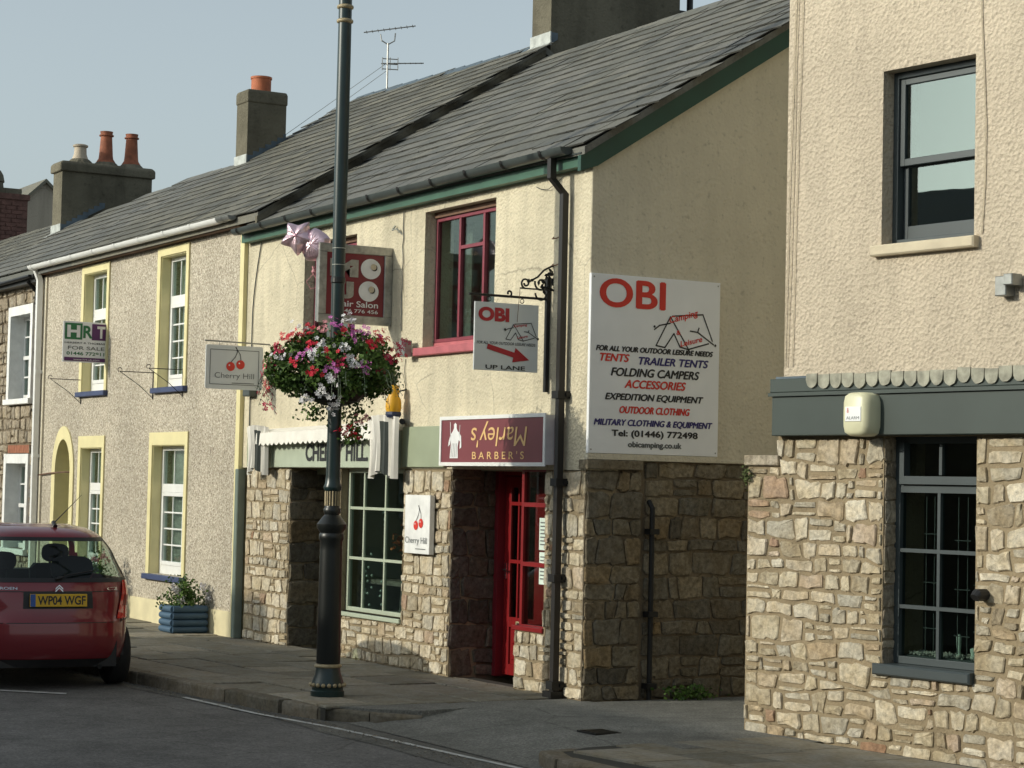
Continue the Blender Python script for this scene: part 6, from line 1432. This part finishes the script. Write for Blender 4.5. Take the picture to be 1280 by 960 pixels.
def TS(u, d, z):    # lettering follows the tail surface
    hw = lerp_tab(HWT, z); f = u/hw; lo, hi = 0, math.pi/2
    for _ in range(22):
        md = (lo+hi)/2
        if local(CS(md, z))[1] < abs(u): lo = md
        else: hi = md
    return CS(lo if u >= 0 else -lo, z, .006-d*.0)
text(TS, 'CITROEN', -.60, .892, .24, .024, 'chrome', car, 0, bold=.01); text(TS, 'C2', .47, .885, .11, .028, 'chrome', car, 0, bold=.015)
# wiper, aerial, exhaust, wheels, interior
m = MB().tube([CS(.05, 1.00, .03), CS(.12, 1.02, .035), CS(.42, 1.06, .03)], .008, 6); m.tube([CS(-.02, .985, .02), CS(.05, 1.0, .03)], .016, 6).build('rear_wiper', 'black_plastic', car)
m = MB().tube([CR(.62, .10, 1.445), CR(.70, .10, 1.48)], .022, 8).tube([CR(.66, .10, 1.48), CR(.36, .27, 1.74)], [.006, .002], 6).build('roof_aerial', 'black_plastic', car)
MB().tube([CR(.10, .42, .20), CR(.40, .42, .22)], .024, 10).build('exhaust', 'iron', car)
MB().box(lambda u, d, z: CR(u, d, z), .12, 3.4, -.58, .58, .20, .44).build('underbody', 'black_plastic', car)
for wx in (.62, 2.93):
    for s in (-1, 1):
        y = s*.70; cc = Vector(CR(wx, y, .285)); m = MB(); prof = [(.17, -.085), (.20, -.09), (.26, -.088), (.28, -.07), (.285, -.03), (.285, .03), (.28, .07), (.26, .088), (.20, .09), (.17, .085)]
        n = 28; vs = []
        for r_, o in prof: vs += [CR(wx+r_*math.cos(2*math.pi*k/n), y+o, .285+r_*math.sin(2*math.pi*k/n)) for k in range(n)]
        m.add(vs, [(i*n+k, i*n+(k+1) % n, (i+1)*n+(k+1) % n, (i+1)*n+k) for i in range(len(prof)-1) for k in range(n)])
        w_ = m.build('wheel', 'tyre', car, smooth=50)
        rim = MB()
        for k in range(5):
            a = 2*math.pi*k/5; da = .22; rim.face([CR(wx+.04*math.cos(a-.5), y+s*.07, .285+.04*math.sin(a-.5)), CR(wx+.175*math.cos(a-da), y+s*.075, .285+.175*math.sin(a-da)), CR(wx+.175*math.cos(a+da), y+s*.075, .285+.175*math.sin(a+da)), CR(wx+.04*math.cos(a+.5), y+s*.07, .285+.04*math.sin(a+.5))])
        rim.face([CR(wx+.175*math.cos(2*math.pi*k/24), y+s*.03, .285+.175*math.sin(2*math.pi*k/24)) for k in range(24)]); rim.build('rim', 'rim', w_, recalc=False)
        ar_ = MB(); n = 16
        ar_.add([CR(wx+.31*math.cos(math.pi*k/n-.0), s*(.50+.20*q), .285+.31*math.sin(math.pi*k/n)) for q in (0, 1) for k in range(n+1)], [(k, k+1, n+2+k, n+1+k) for k in range(n)]); ar_.build('wheel_arch', 'black_plastic', car, recalc=False)
inn = MB().box(CR, .45, 2.6, -.66, .66, .46, .80).box(CR, .30, .75, -.62, .62, .80, .93).box(CR, 2.45, 2.75, -.6, .6, .85, .98)
inn.build('interior', 'car_interior', car)
for (x, y, z, w_, h_) in ((.85, -.33, 1.12, .125, .085), (.85, .33, 1.05, .20, .12), (1.6, -.36, 1.17, .13, .09), (1.6, .36, 1.17, .13, .09)):
    m = MB(); n = 16; v = []
    for o, f in ((-.05, .85), (-.03, 1), (.03, 1), (.05, .85)): v += [CR(x+o, y+w_*f*math.copysign(abs(math.cos(2*math.pi*k/n))**.7, math.cos(2*math.pi*k/n)), z+h_*f*math.copysign(abs(math.sin(2*math.pi*k/n))**.7, math.sin(2*math.pi*k/n))) for k in range(n)]
    m.add(v, [(i*n+k, i*n+(k+1) % n, (i+1)*n+(k+1) % n, (i+1)*n+k) for i in range(3) for k in range(n)]+[tuple(range(n)), tuple(3*n+k for k in range(n))]); m.box(CR, x-.01, x+.01, y-.06, y-.04, z-h_-.12, z-h_+.02).box(CR, x-.01, x+.01, y+.04, y+.06, z-h_-.12, z-h_+.02)
    m.build('headrest', 'car_interior', car, smooth=50)
for y in (-.36, .36): MB().bbox(CR, 1.55, 1.70, y-.24, y+.24, .6, 1.07, .05).build('seat', 'car_interior', car)
MB().tube([CR(2.3, -.36+.17*math.cos(a), .98+.16*math.sin(a)) for a in [k*math.pi/8 for k in range(16)]], .013, 6, True).build('steering_wheel', 'black_plastic', car)

# ================================================================== OPPOSITE SIDE (behind the camera; shades the road, seen in reflections)
op = thing('terraced_house', 'long rendered terrace on the far side of the street, behind the photographer', 'house', (0, -22, 0))
def OP(u, d, z): return (u, -18.2-d, z)
LOW_ = 0
wins = [(x, x+1.0, z, z+1.5) for x in range(-44, 30, 4) for z in (.9, 3.6)]
wall(OP, -46, 30, -.1, 5.9, wins, .3).build('wall', 'brown_stone', op, recalc=False)
wm = MB(); gm2 = MB()
for a, b, c, d in wins: wm.box(OP, a, b, .1, .16, c, c+.06).box(OP, a, b, .1, .16, d-.06, d).box(OP, a, a+.06, .1, .16, c, d).box(OP, b-.06, b, .1, .16, c, d).box(OP, a, b, .1, .15, (c+d)/2-.03, (c+d)/2+.03); gm2.box(OP, a, b, .13, .135, c, d)
wm.build('window_frames', 'white_upvc', op, kind='stuff'); gm2.build('panes', 'glass_dark', op, kind='stuff')
room(op, OP, -46, 30, .31, 7.6, -.1, 5.9)
r_ = MB(); r_.prism(lambda u, d, z: (d, -18.2-u, z), [(-.3, 5.75), (-.3, 5.85), (4, 8.15), (8.3, 5.85), (8.3, 5.75), (4, 8.05)], -13.0, 30.2); r_.prism(lambda u, d, z: (d, -18.2-u, z), [(-.3, 5.75), (-.3, 5.85), (4, 7.45), (8.3, 5.85), (8.3, 5.75), (4, 7.35)], -46.2, -13.02); rr_ = r_.build('roof', 'slate', op)
for x in (-38, -26, -14, 22): MB().box(FA, x, x+.9, -22.6, -21.8, 7.2, 8.6).build('chimney', 'brick_stack', rr_)
